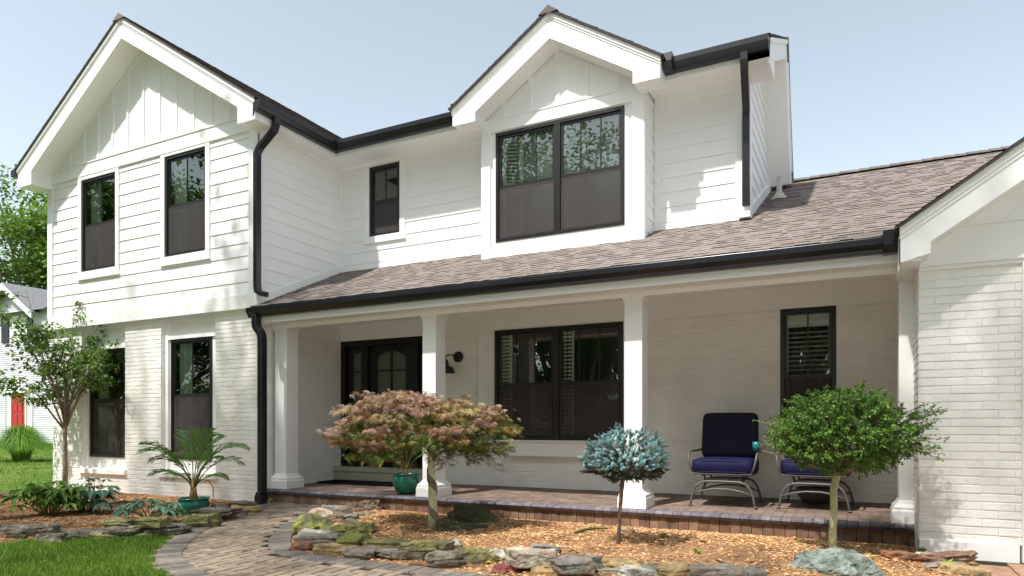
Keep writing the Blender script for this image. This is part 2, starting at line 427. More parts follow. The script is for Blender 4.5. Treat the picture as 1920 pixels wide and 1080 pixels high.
# gable panel with battens
AX, AZ, SL = -10.5, 7.70, .653
mb = MB()
z_in = lambda x: AZ-.33-.655*abs(x-AX)
mb.prism([(XL-.05,5.74),(XR+.05,5.74),(XR+.05,5.74+.02),(AX,AZ-.2),(XL-.05,5.76)], YW-.004, YW+.02)
for i in range(-6, 7):
    x = AX+i*.405+.02
    zt = z_in(x)+.06
    if zt > 5.85: mb.prism([(x-.024,5.756),(x+.024,5.756),(x+.024,zt),(x-.024,zt)], YW-.024, YW-.004)
for sgn in (-1, 1):   # raking frieze
    xa = AX+sgn*2.5
    mb.prism([(AX,z_in(AX)+.10),(xa,z_in(xa)+.10),(xa,z_in(xa)-.04),(AX,z_in(AX)-.04)], YW-.028, YW-.003)
mb.build("gable_wall", M['paint'], house)
# overhanging gable: boxed rake + returns
YR = 6.84
mb = MB()
xl, xr, zl = AX-2.95, AX+2.97, 5.755
mb.prism([(xl,zl-.02),(AX,AZ-.02),(xr,zl-.02),(xr,5.46),(xr-.34,5.46),(xr-.34,5.70),(AX,AZ-.335),(xl+.42,5.68),(xl+.42,5.44),(xl,5.44)], YR, YW-.03)
mb.build("rake_board", M['paint'], house, bevel=.006)
mb = MB()   # shingle mould: a second thin board along the top of the rake
for sgn, xe in ((-1, xl-.01), (1, xr+.01)):
    for (d0, d1, yy) in ((.0,-.075,.022),(-.075,-.105,.010)):
        ze = AZ-SL*abs(xe-AX)
        mb.prism([(AX,AZ+d0),(xe,ze+d0),(xe,ze+d1),(AX,AZ+d1)], YR-yy, YR+.01)
mb.build("rake_moulding", M['paint'], house)

def shingle_roof(name, O, U, V, Lu, Lv, base=(1,1,1), E=.118, skip=None, label=None, parent=house, thick=.06):
    """O eave corner, U along the eave, V up the slope; every tab is its own little board"""
    O, U, V = Vector(O), Vector(U).normalized(), Vector(V).normalized(); N = U.cross(V).normalized()
    if N.z < 0: N = -N
    mb = MB()
    P = lambda a, b, h: O+U*a+V*b+N*h
    mb.c = (.35,.35,.35)
    vs = [P(0,0,-thick),P(Lu,0,-thick),P(Lu,Lv,-thick),P(0,Lv,-thick),P(0,0,0),P(Lu,0,0),P(Lu,Lv,0),P(0,Lv,0)]
    mb.add(vs, [(0,3,2,1),(4,5,6,7),(0,1,5,4),(1,2,6,5),(2,3,7,6),(3,0,4,7)])
    b = -.012; row = 0
    while b < Lv:
        a = -R.uniform(0, .3)
        while a < Lu:
            wd = R.uniform(.05, .16)
            dbl = R.random() < .5
            if not (skip and skip(P(a+wd/2, b, 0))):
                p0, p1 = max(a, 0)-.0, min(a+wd, Lu)
                if p1 > p0:
                    h = .006+(.005 if dbl else 0)+R.uniform(0,.002); e = min(E*1.15, Lv-b+.02); drop = R.uniform(-.006,.006)
                    k = R.choice([.82,.92,.97,1.0,1.03,1.08])*R.uniform(.95,1.05)*(1+.05*math.sin(a*1.3+b*.7)); t = (base[0]*k*R.uniform(.97,1.05), base[1]*k, base[2]*k*R.uniform(.94,1.04))
                    mb.add([P(p0,b+drop,h),P(p1,b+drop,h),P(p1,b+e,.004),P(p0,b+e,.004),P(p0,b+drop,0),P(p1,b+drop,0)], [(0,1,2,3)], t)
                    mb.add([P(p0,b+drop,h),P(p1,b+drop,h),P(p0,b+drop,0),P(p1,b+drop,0)], [(2,3,1,0)], (.42,.40,.40))
            a += wd
        b += E; row += 1
    o = mb.build(name, M['shingle'], parent)
    return o
# wing roof, two slopes
vlen = math.hypot(3.03, 3.03*SL)
shingle_roof("roof", (xr+.045, YR-.04, AZ+.0-SL*(xr+.045-AX)+.012), (0,1,0), (-1,0,SL), 5.2, vlen-.05, thick=.022)
shingle_roof("roof", (xl-.045, YR-.04, AZ-SL*(AX-xl+.045)+.012), (0,1,0), (1,0,SL), 5.2, vlen-.08, thick=.022)
mb = MB()
y = YR-.05
while y < 12:
    h = R.uniform(0, .008); k = R.choice([.6,.8,1,1.2])
    mb.add([(AX-.15,y,AZ-.065+h),(AX,y,AZ+.036+h),(AX+.15,y,AZ-.065+h),(AX-.15,y+.2,AZ-.07+h),(AX,y+.2,AZ+.024+h),(AX+.15,y+.2,AZ-.07+h)], [(0,1,4,3),(1,2,5,4),(0,2,1)], (k,k,k)); y += .14
mb.build("ridge_cap", M['shingle'], house)

# ---- wing lower storey: brick with two recessed window bays
Fb = fr_front(YWB)
rec = [(-12.27,-11.06,.42,2.93), (-10.13,-8.85,.42,2.93)]
mb = MB(); bricks(mb, Fb, XL, XR, 0, 2.93, rec); 
bricks(mb, fr_side(XR), YWB, YM, 0, 2.62); sheet(mb, fr_side(XL), YWB, 13, 0, 5.7)
mb.build("brick_wall", M['brickw'], house)
mb = MB(); Fr_ = fr_front(YWB+.085)
lw = [(-12.17,-11.17,.615,2.50), (-10.0,-9.03,.62,2.565)]
for (a,b,c,d), wn in zip(rec, lw):
    sheet(mb, Fr_, a, b, c, d, [wn]); mb.fbox(Fr_, a+.085, b-.05, wn[3]+.0, wn[3]+.055, 0, .03); mb.fbox(Fr_, a+.085, b-.05, wn[3]+.29, wn[3]+.31, 0, .025)
    mb.fbox(Fr_, a, a+.085, c, d, 0, .03); mb.fbox(Fr_, b-.05, b, c, d, 0, .03)
    for u in (a, b): mb.add([Fr_(u,c,0),Fr_(u,c,.085),Fr_(u,d,.085),Fr_(u,d,0)], [(0,1,2,3)])
mb.build("window_surround", M['paint'], house)
for a,b,c,d in rec:
    mb = MB(); x = a-.05
    while x < b+.04:
        e = min(x+.1, b+.05); mb.prism([(YWB-.055,c-.085),(YWB-.05,c-.01),(YWB+.09,c+.012),(YWB+.09,c-.085)], x+.002, e-.001, 'x'); x += .1
    mb.build("brick_sill", M['brickw'], house)
for wn, lb in zip(lw, ("tall ground floor window behind the young tree, rust coloured leaves reflected", "tall ground floor window behind the potted palm")):
    window(fr_front(YWB+.08), *wn, casing=None, label=lb, mid=.53)
window(Fw, *up1, label="upstairs window on the far left of the gable wall")
window(Fw, *up2, label="upstairs window beside the black downspout")
mb = MB(); mb.prism([(-2,0.02),(14,.02)][:0] or [(XL,0),(XR,0),(XR,2.9),(XL,2.9)], 12.9, 13.0); mb.build("rear_wall", M['paint'], house)

# ---- wing side wall above the porch roof
Fs = fr_side(XR)
mb = MB(); siding(mb, Fs, YW, YM+.05, 2.916, 5.6); sheet(mb, Fs, YW, YM+.1, 2.62, 5.6); mb.build("siding_wall", M['siding'], house)
mb = MB()    # sloping flashing board, inside corner post
mb.prism([(7.20,ROOF(7.20)-.02),(YM,ROOF(YM)-.02),(YM,ROOF(YM)+.125),(7.20,ROOF(7.20)+.125)], XR-.01, XR+.034, 'x')
mb.box(XR+.0, XR+.04, YM-.04, YM, ROOF(YM), 5.6)
mb.build("trim_board", M['paint'], house)

# ---- main upper wall
Fm = fr_front(YM)
sw = (-7.28,-6.655,4.314,5.472)
mb = MB(); siding(mb, Fm, XR, -4.84, 3.692, 5.56, [hole(*sw)]); siding(mb, Fm, -2.37, XM-.13, 3.692, 5.47)
sheet(mb, Fm, XR, XM, 3.5, 5.7, [hole(*sw)]); mb.build("siding_wall", M['siding'], house)
window(Fm, *sw, blind=None, casing=(.1,.1,.08,.1), label="small upstairs window between the wing and the bay")
mb = MB()
mb.fbox(Fm, -2.45, -2.37, 3.7, 5.55, 0, .028); mb.fbox(Fm, XM-.15, XM+.024, 3.7, 5.55, -.02, .032); mb.fbox(Fm, -2.37, XM-.15, 5.42, 5.55, 0, .03)
mb.fbox(Fm, XR+.02, XM, ROOF(YM)-.03, ROOF(YM)+.06, 0, .038)
mb.build("trim_board", M['paint'], house)
# right end wall
Fe = fr_side(XM)
mb = MB(); siding(mb, Fe, YM+.1, 11.5, 3.692, 6.5, span=lambda z: (max(YM+.1, 8.6+(z-5.55)/.47), 11.4-max(0,(z-4.9))*.52)); sheet(mb, Fe, YM, 11.6, 3.5, 5.6); mb.add([(XM,YM,5.6),(XM,11.3,5.6),(XM,10.6,6.7)], [(0,1,2)]); mb.build("siding_wall", M['siding'], house)
mb = MB(); mb.fbox(Fe, YM-.03, YM+.12, 3.7, 5.6, -.02, .03)
mb.prism([(YM-.03,ROOF(YM)-.02),(11.6,ROOF(11.6)-.02),(11.6,ROOF(11.6)+.13),(YM-.03,ROOF(YM)+.13)], XM-.01, XM+.036, 'x')
mb.build("trim_board", M['paint'], house)
# rake of the right end (seen from below, nearly edge on)
prof = [(8.50,5.70),(10.58,6.72),(10.86,6.0),(11.45,4.93)]
inn = [(11.20,4.86),(10.70,5.80),(10.47,6.42),(8.75,5.56),(8.5,5.50)]
mb = MB(); mb.prism(prof+inn, XM, -.925, 'x'); mb.prism([(8.5,5.72),(10.58,6.745),(10.87,6.0),(11.47,4.93),(11.42,4.92),(10.83,5.98),(10.56,6.68),(8.5,5.66)], -.925, -.905, 'x')
mb.build("rake_board", M['paint'], house)
# main roof slope behind the eave gutter
v = Vector((0, 2.15, 1.04))
shingle_roof("roof", (-11, 8.44, 5.735), (1,0,0), v, 5.78, v.length)
shingle_roof("roof", (-2.06, 8.44, 5.735), (1,0,0), v, 1.14, v.length, thick=.015)
mb = MB(); mb.add([(-6,9.0,5.99),(-2,9.0,5.99),(-2,10.58,6.74),(-6,10.58,6.74)], [(0,1,2,3)], (.8,.8,.8)); mb.build("roof", M['shingle'], house)
mb = MB(); mb.prism([(10.5,6.75),(10.6,6.79),(10.9,6.02),(11.5,4.94),(11.4,4.94)], -11, -.90, 'x'); mb.build("roof", M['shingle'], house)
# ---- eaves: fascia + soffit
mb = MB()
mb.box(-2.3, -.93, 8.50, 8.53, 5.50, 5.73); mb.box(-2.45, -.96, 8.53, YM+.1, 5.535, 5.56)
mb.box(-.96, -.93, 8.53, 9.0, 5.44, 5.7); mb.build("eave_soffit", M['paint'], house)
mb = MB()
mb.box(-7.54, -5.0, 8.50, 8.53, 5.50, 5.73); mb.box(-7.9, -4.8, 8.53, YM, 5.535, 5.56)
mb.box(-7.57, -7.54, YR+.0, 8.53, 5.50, 5.73); mb.box(XR, -7.57, YW-.03, 8.53, 5.535, 5.56)
mb.box(XR, -7.9+.06, YW, YM, 5.50, 5.535); mb.box(XR, -4.84, YM-.06, YM, 5.475, 5.535)
mb.build("eave_soffit", M['paint'], house)

# ---- bay
BX0, BX1, BC = -4.844, -2.465, -3.635
FB = fr_front(YB)
bw = (-4.616,-2.714,3.777,5.33)
mb = MB()
sheet(mb, FB, BX0, BX1, 3.3, 5.55, [hole(*bw, c=.0)])
mb.fbox(FB, BX0-.003, BX0+.14, 3.3, 5.47, -.02, .022); mb.fbox(FB, BX1-.15, BX1+.003, 3.3, 5.47, -.02, .022)
mb.fbox(FB, BX0, BX1, 5.35, 5.52, .0, .026)
mb.fbox(FB, BX0+.14, BX1-.15, 3.3, 3.60, .0, .02)
mb.add([(BX0,YB,3.3),(BX0,YM,3.3),(BX0,YM,5.6),(BX0,YB,5.6)], [(0,1,2,3)])
mb.add([(BX1,YB,3.3),(BX1,YM,3.3),(BX1,YM,5.6),(BX1,YB,5.6)], [(0,1,2,3)])
mb.box(BX1-.01, BX1+.02, YB-.02, YB+.10, 3.3, 5.5)
mb.build("bay_wall", M['paint'], house)
mb = MB(); siding(mb, fr_side(BX1), YB+.1, YM, 3.498, 5.5); mb.build("siding_wall", M['siding'], house)
BZ, BSL = 6.63, .645
bl, br = BC-1.5, BC+1.47
mb = MB()
mb.prism([(BX0,5.52),(BX1,5.52),(BX1,5.6),(BC,6.45),(BX0,5.6)], YB-.004, YB+.02)
for x in (-4.49,-4.07,-3.655,-3.23,-2.81):
    zt = BZ-.36-BSL*abs(x-BC)+.05
    mb.prism([(x-.03,5.525),(x+.03,5.525),(x+.03,zt),(x-.03,zt)], YB-.024, YB-.004)
mb.fbox(FB, BX0, BX1, 5.515, 5.53, .0, .035)
mb.build("gable_wall", M['paint'], house)
YBR = 8.22
mb = MB()
zb = BZ-BSL*1.5
mb.prism([(bl,zb-.01),(BC,BZ-.015),(br,zb+.01),(br,5.42),(br-.335,5.42),(br-.335,5.575),(BC,BZ-.345),(bl+.36,5.545),(bl+.36,5.42),(bl,5.42)], YBR, YB-.025)
mb.build("rake_board", M['paint'], house, bevel=.005)
mb = MB()
for sgn, xe in ((-1, bl-.01), (1, br+.01)):
    for (d0, d1, yy) in ((.005,-.07,.022),(-.07,-.10,.010)):
        ze = BZ-BSL*abs(xe-BC); mb.prism([(BC,BZ+d0),(xe,ze+d0),(xe,ze+d1),(BC,BZ+d1)], YBR-yy, YBR+.01)
mb.build("rake_moulding", M['paint'], house)
bv = math.hypot(1.53, 1.53*BSL)
shingle_roof("roof", (br+.04, YBR-.05, BZ-BSL*(br+.04-BC)+.012), (0,1,0), (-1,0,BSL), 2.0, bv-.04, E=.11, thick=.02)
shingle_roof("roof", (bl-.04, YBR-.05, BZ-BSL*(BC-bl+.04)+.012), (0,1,0), (1,0,BSL), 2.0, bv-.04, E=.11, thick=.02)
mb = MB(); y = YBR-.06
while y < 10.2:
    h = R.uniform(0, .008); mb.add([(BC-.14,y,BZ-.045+h),(BC,y,BZ+.056+h),(BC+.14,y,BZ-.045+h),(BC-.14,y+.2,BZ-.05+h),(BC,y+.2,BZ+.04+h),(BC+.14,y+.2,BZ-.05+h)], [(0,1,4,3),(1,2,5,4),(0,2,1)], (.7,.7,.7)); y += .14
mb.build("ridge_cap", M['shingle'], house)
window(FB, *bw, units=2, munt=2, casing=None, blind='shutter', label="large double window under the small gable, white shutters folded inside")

# ---- lower roof over the porch, rising on the right to its ridge
sk = lambda p: (p.y > YM+.02 and p.x < XM) or (p.x > .33 and p.z < 2.80+.668*(p.x-.32)-.02)
v = Vector((0, 1, .463))
shingle_roof("roof", (-7.93, 7.13, ROOF(7.13)), (1,0,0), v, 12.5, (11.95-7.13)*v.length, skip=sk, label=None)
mb = MB(); x = XM
while x < 4.5:
    h = R.uniform(0, .008); k = R.choice([.5,.6,.7]); z = ROOF(11.95)
    mb.add([(x,11.8,z-.03+h),(x,11.95,z+.055+h),(x,12.1,z-.03+h),(x+.2,11.8,z-.04+h),(x+.2,11.95,z+.04+h),(x+.2,12.1,z-.04+h)], [(0,1,4,3),(1,2,5,4),(0,2,1)], (k,k,k)); x += .14
mb.add([(XM,11.95,ROOF(11.95)),(7,11.95,ROOF(11.95)),(7,15.5,3.5),(XM,15.5,3.5)], [(0,1,2,3)], (.8,.8,.8))
mb.build("ridge_cap", M['shingle'], house)
# vent pipe
mb = MB(); mb.lathe((-1.01,10.4,4.38), [(.12,.0),(.115,.03),(.075,.07),(.05,.11),(.042,.12)]); mb.lathe((-1.01,10.4,4.45), [(.038,0),(.038,.27),(.030,.27),(.030,.1)], 20)
mb.build("vent_pipe", M['vent'], house, smooth=True)
# porch fascia, soffit, beam, ceiling
mb = MB()
mb.box(-7.86, .47, 7.215, 7.245, 2.665, 2.90)
mb.box(-7.86, .47, 7.245, 7.52, 2.665, 2.69)
mb.box(-7.9, .47, 7.50, 7.755, 2.635, 2.97)
mb.box(-7.9, .47, 7.755, 7.80, 2.72, 2.97)
mb.box(-7.9, .47, 7.47, 7.50, 2.612, 2.69)
mb.build("porch_beam", M['paint'], house)
mb = MB(); mb.box(-7.9, .47, 7.76, YM, 2.955, 2.98); mb.build("porch_ceiling", M['paint'], house)

# ---- porch back wall
bigw, rw = (-4.886,-2.881,.95,2.593), (-.867,-.238,.96,2.603)
dr = (-7.90,-5.87,.48,2.60)
pan = (-5.15,-2.60,.72,2.98)
mb = MB(); bricks(mb, Fm, XR, .475, .2, 2.655, [rw, dr, pan]); mb.build("brick_wall", M['brickw'], house)
mb = MB()
sheet(mb, Fm, XR, .475, 2.60, 2.98, [(-5.15,-2.6,2.5,3), (rw[0],rw[1],2.5,rw[3])], .014)
mb.fbox(Fs, YWB+.2, YM, 2.60, 2.97, 0, .016)
sheet(mb, Fm, -5.15, -2.60, .93, 2.97, [bigw], .03)
mb.fbox(Fm, -5.165, -4.99, .93, 2.97, .0, .055); mb.fbox(Fm, -4.99, -2.6, 2.62, 2.70, .0, .045); mb.fbox(Fm, -4.99, -2.6, 2.80, 2.82, .0, .04)
mb.fbox(Fm, -2.78, -2.6, .93, 2.97, .0, .055)
mb.add([Fm(-5.15,.72,0),Fm(-2.6,.72,0),Fm(-2.6,.93,.03),Fm(-5.15,.93,.03)], [(0,1,2,3)])
mb.build("wall_panelling", M['paint'], house)
mb = MB()
mb.fbox(Fm, -5.17, -2.55, .72, .925, 0, .13); mb.fbox(Fm, -5.20, -2.52, .925, .95, 0, .16)
for x in (-4.78, -2.95):
    mb.prism([(YM-.0,.50),(YM-.05,.50),(YM-.06,.56),(YM-.11,.60),(YM-.12,.72),(YM,.72)], x-.06, x+.06, 'x')
    mb.fbox(Fm, x-.08, x+.08, .68, .719, 0, .14)
mb.build("window_shelf", M['paint'], house, bevel=.004)
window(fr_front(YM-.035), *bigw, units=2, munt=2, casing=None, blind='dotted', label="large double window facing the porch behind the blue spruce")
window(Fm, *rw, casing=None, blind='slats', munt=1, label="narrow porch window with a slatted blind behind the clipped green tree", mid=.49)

# ---- front door
W = MB()
a, b, c, d = dr
W.fbox(Fm, a, a+.10, c, d, -.1, .02); W.fbox(Fm, b-.10, b, c, d, -.1, .02); W.fbox(Fm, a+.1, b-.1, d-.10, d, -.1, .02); W.fbox(Fm, a+.1, b-.1, c, c+.04, -.1, .03)
W.fbox(Fm, -7.44, -7.33, c+.04, d-.1, -.1, .018); W.fbox(Fm, -6.42, -6.31, c+.04, d-.1, -.1, .018)
DO = W.build("front_door", M['door'], house, bevel=.004)
def leaf(u0, u1, g0, g1, ga, gb, arch, name, cols):
    m = MB(); n = -.035
    hl = [(g0, g1, ga, gb)]
    for p, q in levels(.52, 2.50, hl):
        for s, e in cuts(u0, u1, hl, p, q): m.fbox(Fm, s, e, p, q, n-.045, n)
    for k in range(1, cols): x = g0+(g1-g0)*k/cols; m.fbox(Fm, x-.018, x+.018, ga, gb, n-.03, n-.006)
    for z in (ga+(gb-ga)*.72, ga+(gb-ga)*.36): m.fbox(Fm, g0, g1, z-.014, z+.014, n-.03, n-.007)
    if arch:
        K = 12; w2 = (g1-g0)/2; cx = (g0+g1)/2
        for i in range(K):
            t0, t1 = -1+2*i/K, -1+2*(i+1)/K
            z0_, z1_ = gb-.11*(t0*t0), gb-.11*(t1*t1)
            m.add([Fm(cx+w2*t0,z0_,n-.004),Fm(cx+w2*t1,z1_,n-.004),Fm(cx+w2*t1,gb+.01,n-.004),Fm(cx+w2*t0,gb+.01,n-.004)], [(0,1,2,3)])
    for z in (.62, ):
        m.fbox(Fm, u0+.12, u1-.12, z, ga-.14, n, n+.008); m.fbox(Fm, u0+.15, u1-.15, z+.03, ga-.17, n+.008, n+.014)
    o = m.build(name, M['door'], DO, bevel=.003)
    g = MB(); g.add([Fm(g0,ga,n-.02),Fm(g1,ga,n-.02),Fm(g1,gb,n-.02),Fm(g0,gb,n-.02)], [(0,1,2,3)]); g.build("pane", M['frost'], DO)
leaf(-7.33, -6.42, -7.16, -6.58, 1.25, 2.40, True, "door_leaf", 2)
leaf(-7.80, -7.44, -7.67, -7.50, 1.25, 2.40, False, "sidelight", 1)
leaf(-6.31, -5.97, -6.22, -6.06, 1.25, 2.40, False, "sidelight", 1)
m = MB(); m.tube([(-6.50,YM+.02,1.50),(-6.50,YM-.05,1.50),(-6.58,YM-.055,1.50),(-6.62,YM-.05,1.49)], .012); m.fbox(Fm, -6.53, -6.47, 1.40, 1.60, -.03, -.02); m.build("handle", M['iron'], DO)
mb = MB(); mb.box(-7.99, -5.86, 8.84, YM+.02, .22, .40); mb.box(-8.0+.02, -5.84, 8.82, YM+.02, .40, .475); mb.build("door_step", M['sillst'], house, bevel=.008)

# ---- porch floor, edge course, riser
mb = MB()
x = -7.9
rowy = 7.52; k = 0
while rowy < YM:
    x = -7.9-(.1 if k % 2 else 0)
    while x < .475:
        a, b = max(x+.003, -7.9), min(x+.197, .475)
        zz = ZP+.02*(rowy-7.4)+R.uniform(-.0015,.0015)
        if b > a: mb.box(a, b, rowy+.003, rowy+.097, zz-.05, zz, jt((1,1,1), .22))
        x += .2
    rowy += .1; k += 1
mb.build("porch_floor", M['floor'], house)
mb = MB(); x = -7.9
while x < .465:
    e = min(x+.1, .47); dz = R.uniform(-.003,.003); fy = 7.36+R.uniform(-.004,.004)
    mb.prism([(fy+.02,.155),(7.53,.155),(7.53,ZP+dz),(fy+.03,ZP+dz),(fy+.008,ZP-.01+dz),(fy,ZP-.03)], x+.0025, e-.0025, 'x', jt((1,1,1.08), .25)); x += .1
mb.build("porch_edge", M['cap'], house)
mb = MB(); x = -7.9
while x < .465:
    e = min(x+.108, .47); fy = 7.41+R.uniform(-.004,.004)
    mb.box(x+.003, e-.003, fy, 7.5, -.05, .154, jt((1,1,1), .28)); x += .108
mb.build("porch_riser", M['riser'], house)
mb = MB(); mb.box(-7.9, .47, 7.42, YM, -.05, ZP-.02); mb.build("porch_slab", M['joint'], house)

# ---- columns
def column(x0, x1, y0=7.50, y1=7.74):
    m = MB(); xc, yc, hx, hy = (x0+x1)/2, (y0+y1)/2, (x1-x0)/2, (y1-y0)/2
    m.box(x0, x1, y0, y1, .40, 2.64)
    for s in (-1, 1):   # slim corner boards and face grooves
        m.box(xc+s*hx-.004*(s>0)-.0, xc+s*hx+.004*(s>0)+.0, y0-.002, y1, .40, 2.64) if False else None
    C = m.build("porch_column", M['paint'], house, bevel=.006)
    m = MB()
    def ring(z0, z1, e0, e1):
        vs = [(xc-hx-e0,yc-hy-e0,z0),(xc+hx+e0,yc-hy-e0,z0),(xc+hx+e0,yc+hy+e0,z0),(xc-hx-e0,yc+hy+e0,z0),
              (xc-hx-e1,yc-hy-e1,z1),(xc+hx+e1,yc-hy-e1,z1),(xc+hx+e1,yc+hy+e1,z1),(xc-hx-e1,yc+hy+e1,z1)]
        m.add(vs, [(0,3,2,1),(4,5,6,7),(0,1,5,4),(1,2,6,5),(2,3,7,6),(3,0,4,7)])
    ring(ZP, .335, .062, .062); ring(.335, .355, .062, .052); ring(.355, .375, .052, .052); ring(.375, .41, .052, .02); ring(.41, .44, .02, .004)
    m.build("column_base", M['paint'], C, bevel=.003)
    m = MB(); ring(2.575, 2.60, .004, .02); ring(2.60, 2.636, .024, .024); m.build("column_cap", M['paint'], C)
column(-7.84, -7.60); column(-5.16, -4.95); column(-2.385, -2.175); column(.345, .47)

# ---- garage (right)
Fg = fr_front(YG)
mb = MB(); bricks(mb, Fg, XG, 1.205, .155, 2.50, C=.0705, Lb=.228, th=.009); bricks(mb, fr_side(XG), YG, 7.42, .155, 2.62, C=.0705)
mb.add([(XG,7.4,.1),(XG,YM,.1),(XG,YM,2.98),(XG,7.4,2.98)], [(0,1,2,3)])
bricks(mb, fr_side(XG-.001) if False else (lambda u,z,n=0.: (XG-n,u,z)), YG+.0, YM, .15, 2.66)
mb.build("brick_wall", M['brickw'], house)
mb = MB(); mb.box(XG-.005, 1.19, YG-.03, YG+.1, -.1, .17); mb.box(XG-.005, XG+.05, YG, 7.4, -.1, .17); mb.build("foundation", M['paint'], house, bevel=.01)
mb = MB()
mb.fbox(Fg, XG-.005, 6.5, 2.50, 2.535, 0, .028); mb.fbox(Fg, XG-.005, 6.5, 2.535, 2.845, 0, .045); mb.fbox(Fg, XG, 6.5, 2.845, 2.865, 0, .06)
mb.fbox(Fg, 1.205, 1.36, .02, 2.5, -.02, .035)
mb.prism([(XG,2.8),(6.55,2.8),(3.5,4.9)], YG-.004, YG+.02)
for x in (.92, 1.33, 1.74, 2.15, 2.56): mb.prism([(x-.03,2.866),(x+.03,2.866),(x+.03,2.66+.668*(x-.53)),(x-.03,2.66+.668*(x-.53))], YG-.026, YG-.004)
mb.prism([(.53,2.70),(3.5,2.70+.668*2.97),(3.5,2.62+.668*2.97-.10),(.53,2.52)], YG-.03, YG-.003)
mb.build("gable_wall", M['paint'], house)
mb = MB()
for i in range(4): 
    mb.fbox(Fg, 1.36, 4.3, .03+i*.615, .03+i*.615+.60, -.08, -.03)
    for j in range(5): mb.fbox(Fg, 1.42+j*.58, 1.42+j*.58+.50, .10+i*.615, .10+i*.615+.45, -.03, -.018)
mb.build("garage_door", M['paint'], house, bevel=.006)
YGR = 6.60
mb = MB(); g0, gs, gc = .32, .668, 3.5
GT = lambda x: 2.84+gs*(x-g0)
mb.prism([(g0,GT(g0)-.02),(gc,GT(gc)-.02),(6.7,2.84),(6.7,2.5),(6.5,2.5),(6.5,2.7),(gc,GT(gc)-.33),(.53,2.685),(.53,2.59),(g0,2.535)], YGR, YG-.03)
mb.build("rake_board", M['paint'], house, bevel=.005)
mb = MB()
for d0, d1, yy in ((.0,-.075,.022),(-.075,-.11,.010)): mb.prism([(g0-.01,GT(g0-.01)+d0),(gc,GT(gc)+d0),(gc,GT(gc)+d1),(g0-.01,GT(g0-.01)+d1)], YGR-yy, YGR+.01)
mb.build("rake_moulding", M['paint'], house)
gl = math.hypot(3.24, 3.24*gs)
shingle_roof("roof", (g0-.03, YGR-.05, GT(g0-.03)+.008), (0,1,0), (1,0,gs), .66, gl, thick=.018)
shingle_roof("roof", (.62, YGR+.61, GT(.62)+.008), (0,1,0), (1,0,gs), 8.3, gl-.40, thick=.018, skip=lambda p: p.y > 8.6 and p.z < ROOF(p.y)-.1)
mb = MB(); mb.box(g0+.002, XG-.002, 7.21, 7.46, 2.537, 2.93); mb.box(g0, XG, YGR+.02, 7.208, 2.535, 2.56); mb.box(g0, g0+.02, YGR+.01, 7.206, 2.562, 2.80); mb.build("eave_soffit", M['paint'], house)

# ---- gutters and downspouts
GP = [(0,0),(.075,0),(.085,.03),(.105,.055),(.12,.075),(.12,.135),(.105,.135),(.10,.120),(0,.125)]
def gutter(path_fn, lo, hi, name="gutter"):
    m = MB(); n = len(GP)
    vs = [path_fn(lo, a, b) for a, b in GP]+[path_fn(hi, a, b) for a, b in GP]
    m.add(vs, [tuple(range(n)), tuple(range(2*n-1, n-1, -1))]+[(i,(i+1)%n,n+(i+1)%n,n+i) for i in range(n)])
    return m
def fin(m, name="gutter"): return m.build(name, M['gutter'], house, bevel=.004)
# porch gutter, with its boxed right end
m = gutter(lambda x, a, b: (x, 7.213-a, 2.75+b+.0), -7.99, .20)
m.prism([(7.215,2.735),(7.10,2.735),(7.05,2.80),(7.03,2.93),(7.215,2.93)], .20, .335, 'x'); fin(m)
m = gutter(lambda x, a, b: (x, 8.498-a, 5.565+b*1.15), -7.45, -5.17)
m.prism([(8.5,5.66),(8.36,5.70),(8.33,5.80),(8.5,5.80)], -5.24, -5.17, 'x'); fin(m)
m = gutter(lambda x, a, b: (x, 8.498-a, 5.560+b*1.2), -2.14, -.935)
m.prism([(8.5,5.555),(8.34,5.56),(8.30,5.64),(8.31,5.75),(8.5,5.75)], -2.15, -2.04, 'x'); fin(m)
m = gutter(lambda y, a, b: (-7.538+a, y, 5.565+b*1.15), 6.82, 8.50); fin(m)
m = MB(); m.box(AX-2.95-.15, AX-2.95, 6.80, 12, 5.64, 5.76); fin(m)      # gutter end on the far eave of the wing
RP = [(-.05,-.036),(.05,-.036),(.05,.036),(-.05,.036)]
def dspout(path, side, prof=RP, extra=None):
    m = MB(); m.sweep(path, prof, side)
    if extra: extra(m)
    return m.build("downspout", M['gutter'], house, bevel=.010)
dspout([(-7.47,7.17,5.60),(-7.47,7.17,5.50),(-7.50,7.17,5.42),(-7.79,7.17,5.22),(-7.845,7.17,5.14),(-7.845,7.17,3.22),(-7.83,7.17,3.13),(-7.72,7.17,3.075),(-7.66,7.17,3.07)], (0,1,0))
RP2 = [(-.055,-.045),(.055,-.045),(.055,.045),(-.055,.045)]
def foot(m):
    m.box(-7.775, -7.645, 7.05, 7.20, .0, .16); m.box(-7.765, -7.655, 7.06, 7.19, .16, .20)
dspout([(-7.83,7.14,2.78),(-7.83,7.14,2.66),(-7.82,7.14,2.60),(-7.73,7.14,2.50),(-7.71,7.14,2.42),(-7.71,7.14,.05)], (0,1,0), RP2, foot)
def clips(m):
    for k in range(6): m.box(-1.34, -1.31, 8.83, 8.90, 5.02+k*.035, 5.035+k*.035)
dspout([(-1.21,8.45,5.60),(-1.21,8.45,5.50),(-1.215,8.50,5.42),(-1.25,8.90,5.12),(-1.26,8.955,5.04),(-1.26,8.955,3.92)], (1,0,0), [(-.045,-.036),(.045,-.036),(.045,.036),(-.045,.036)])
mb = MB(); mb.box(-1.34, -1.2, 8.86, YM, 3.76, 3.83); mb.build("flashing", M['paint'], house)

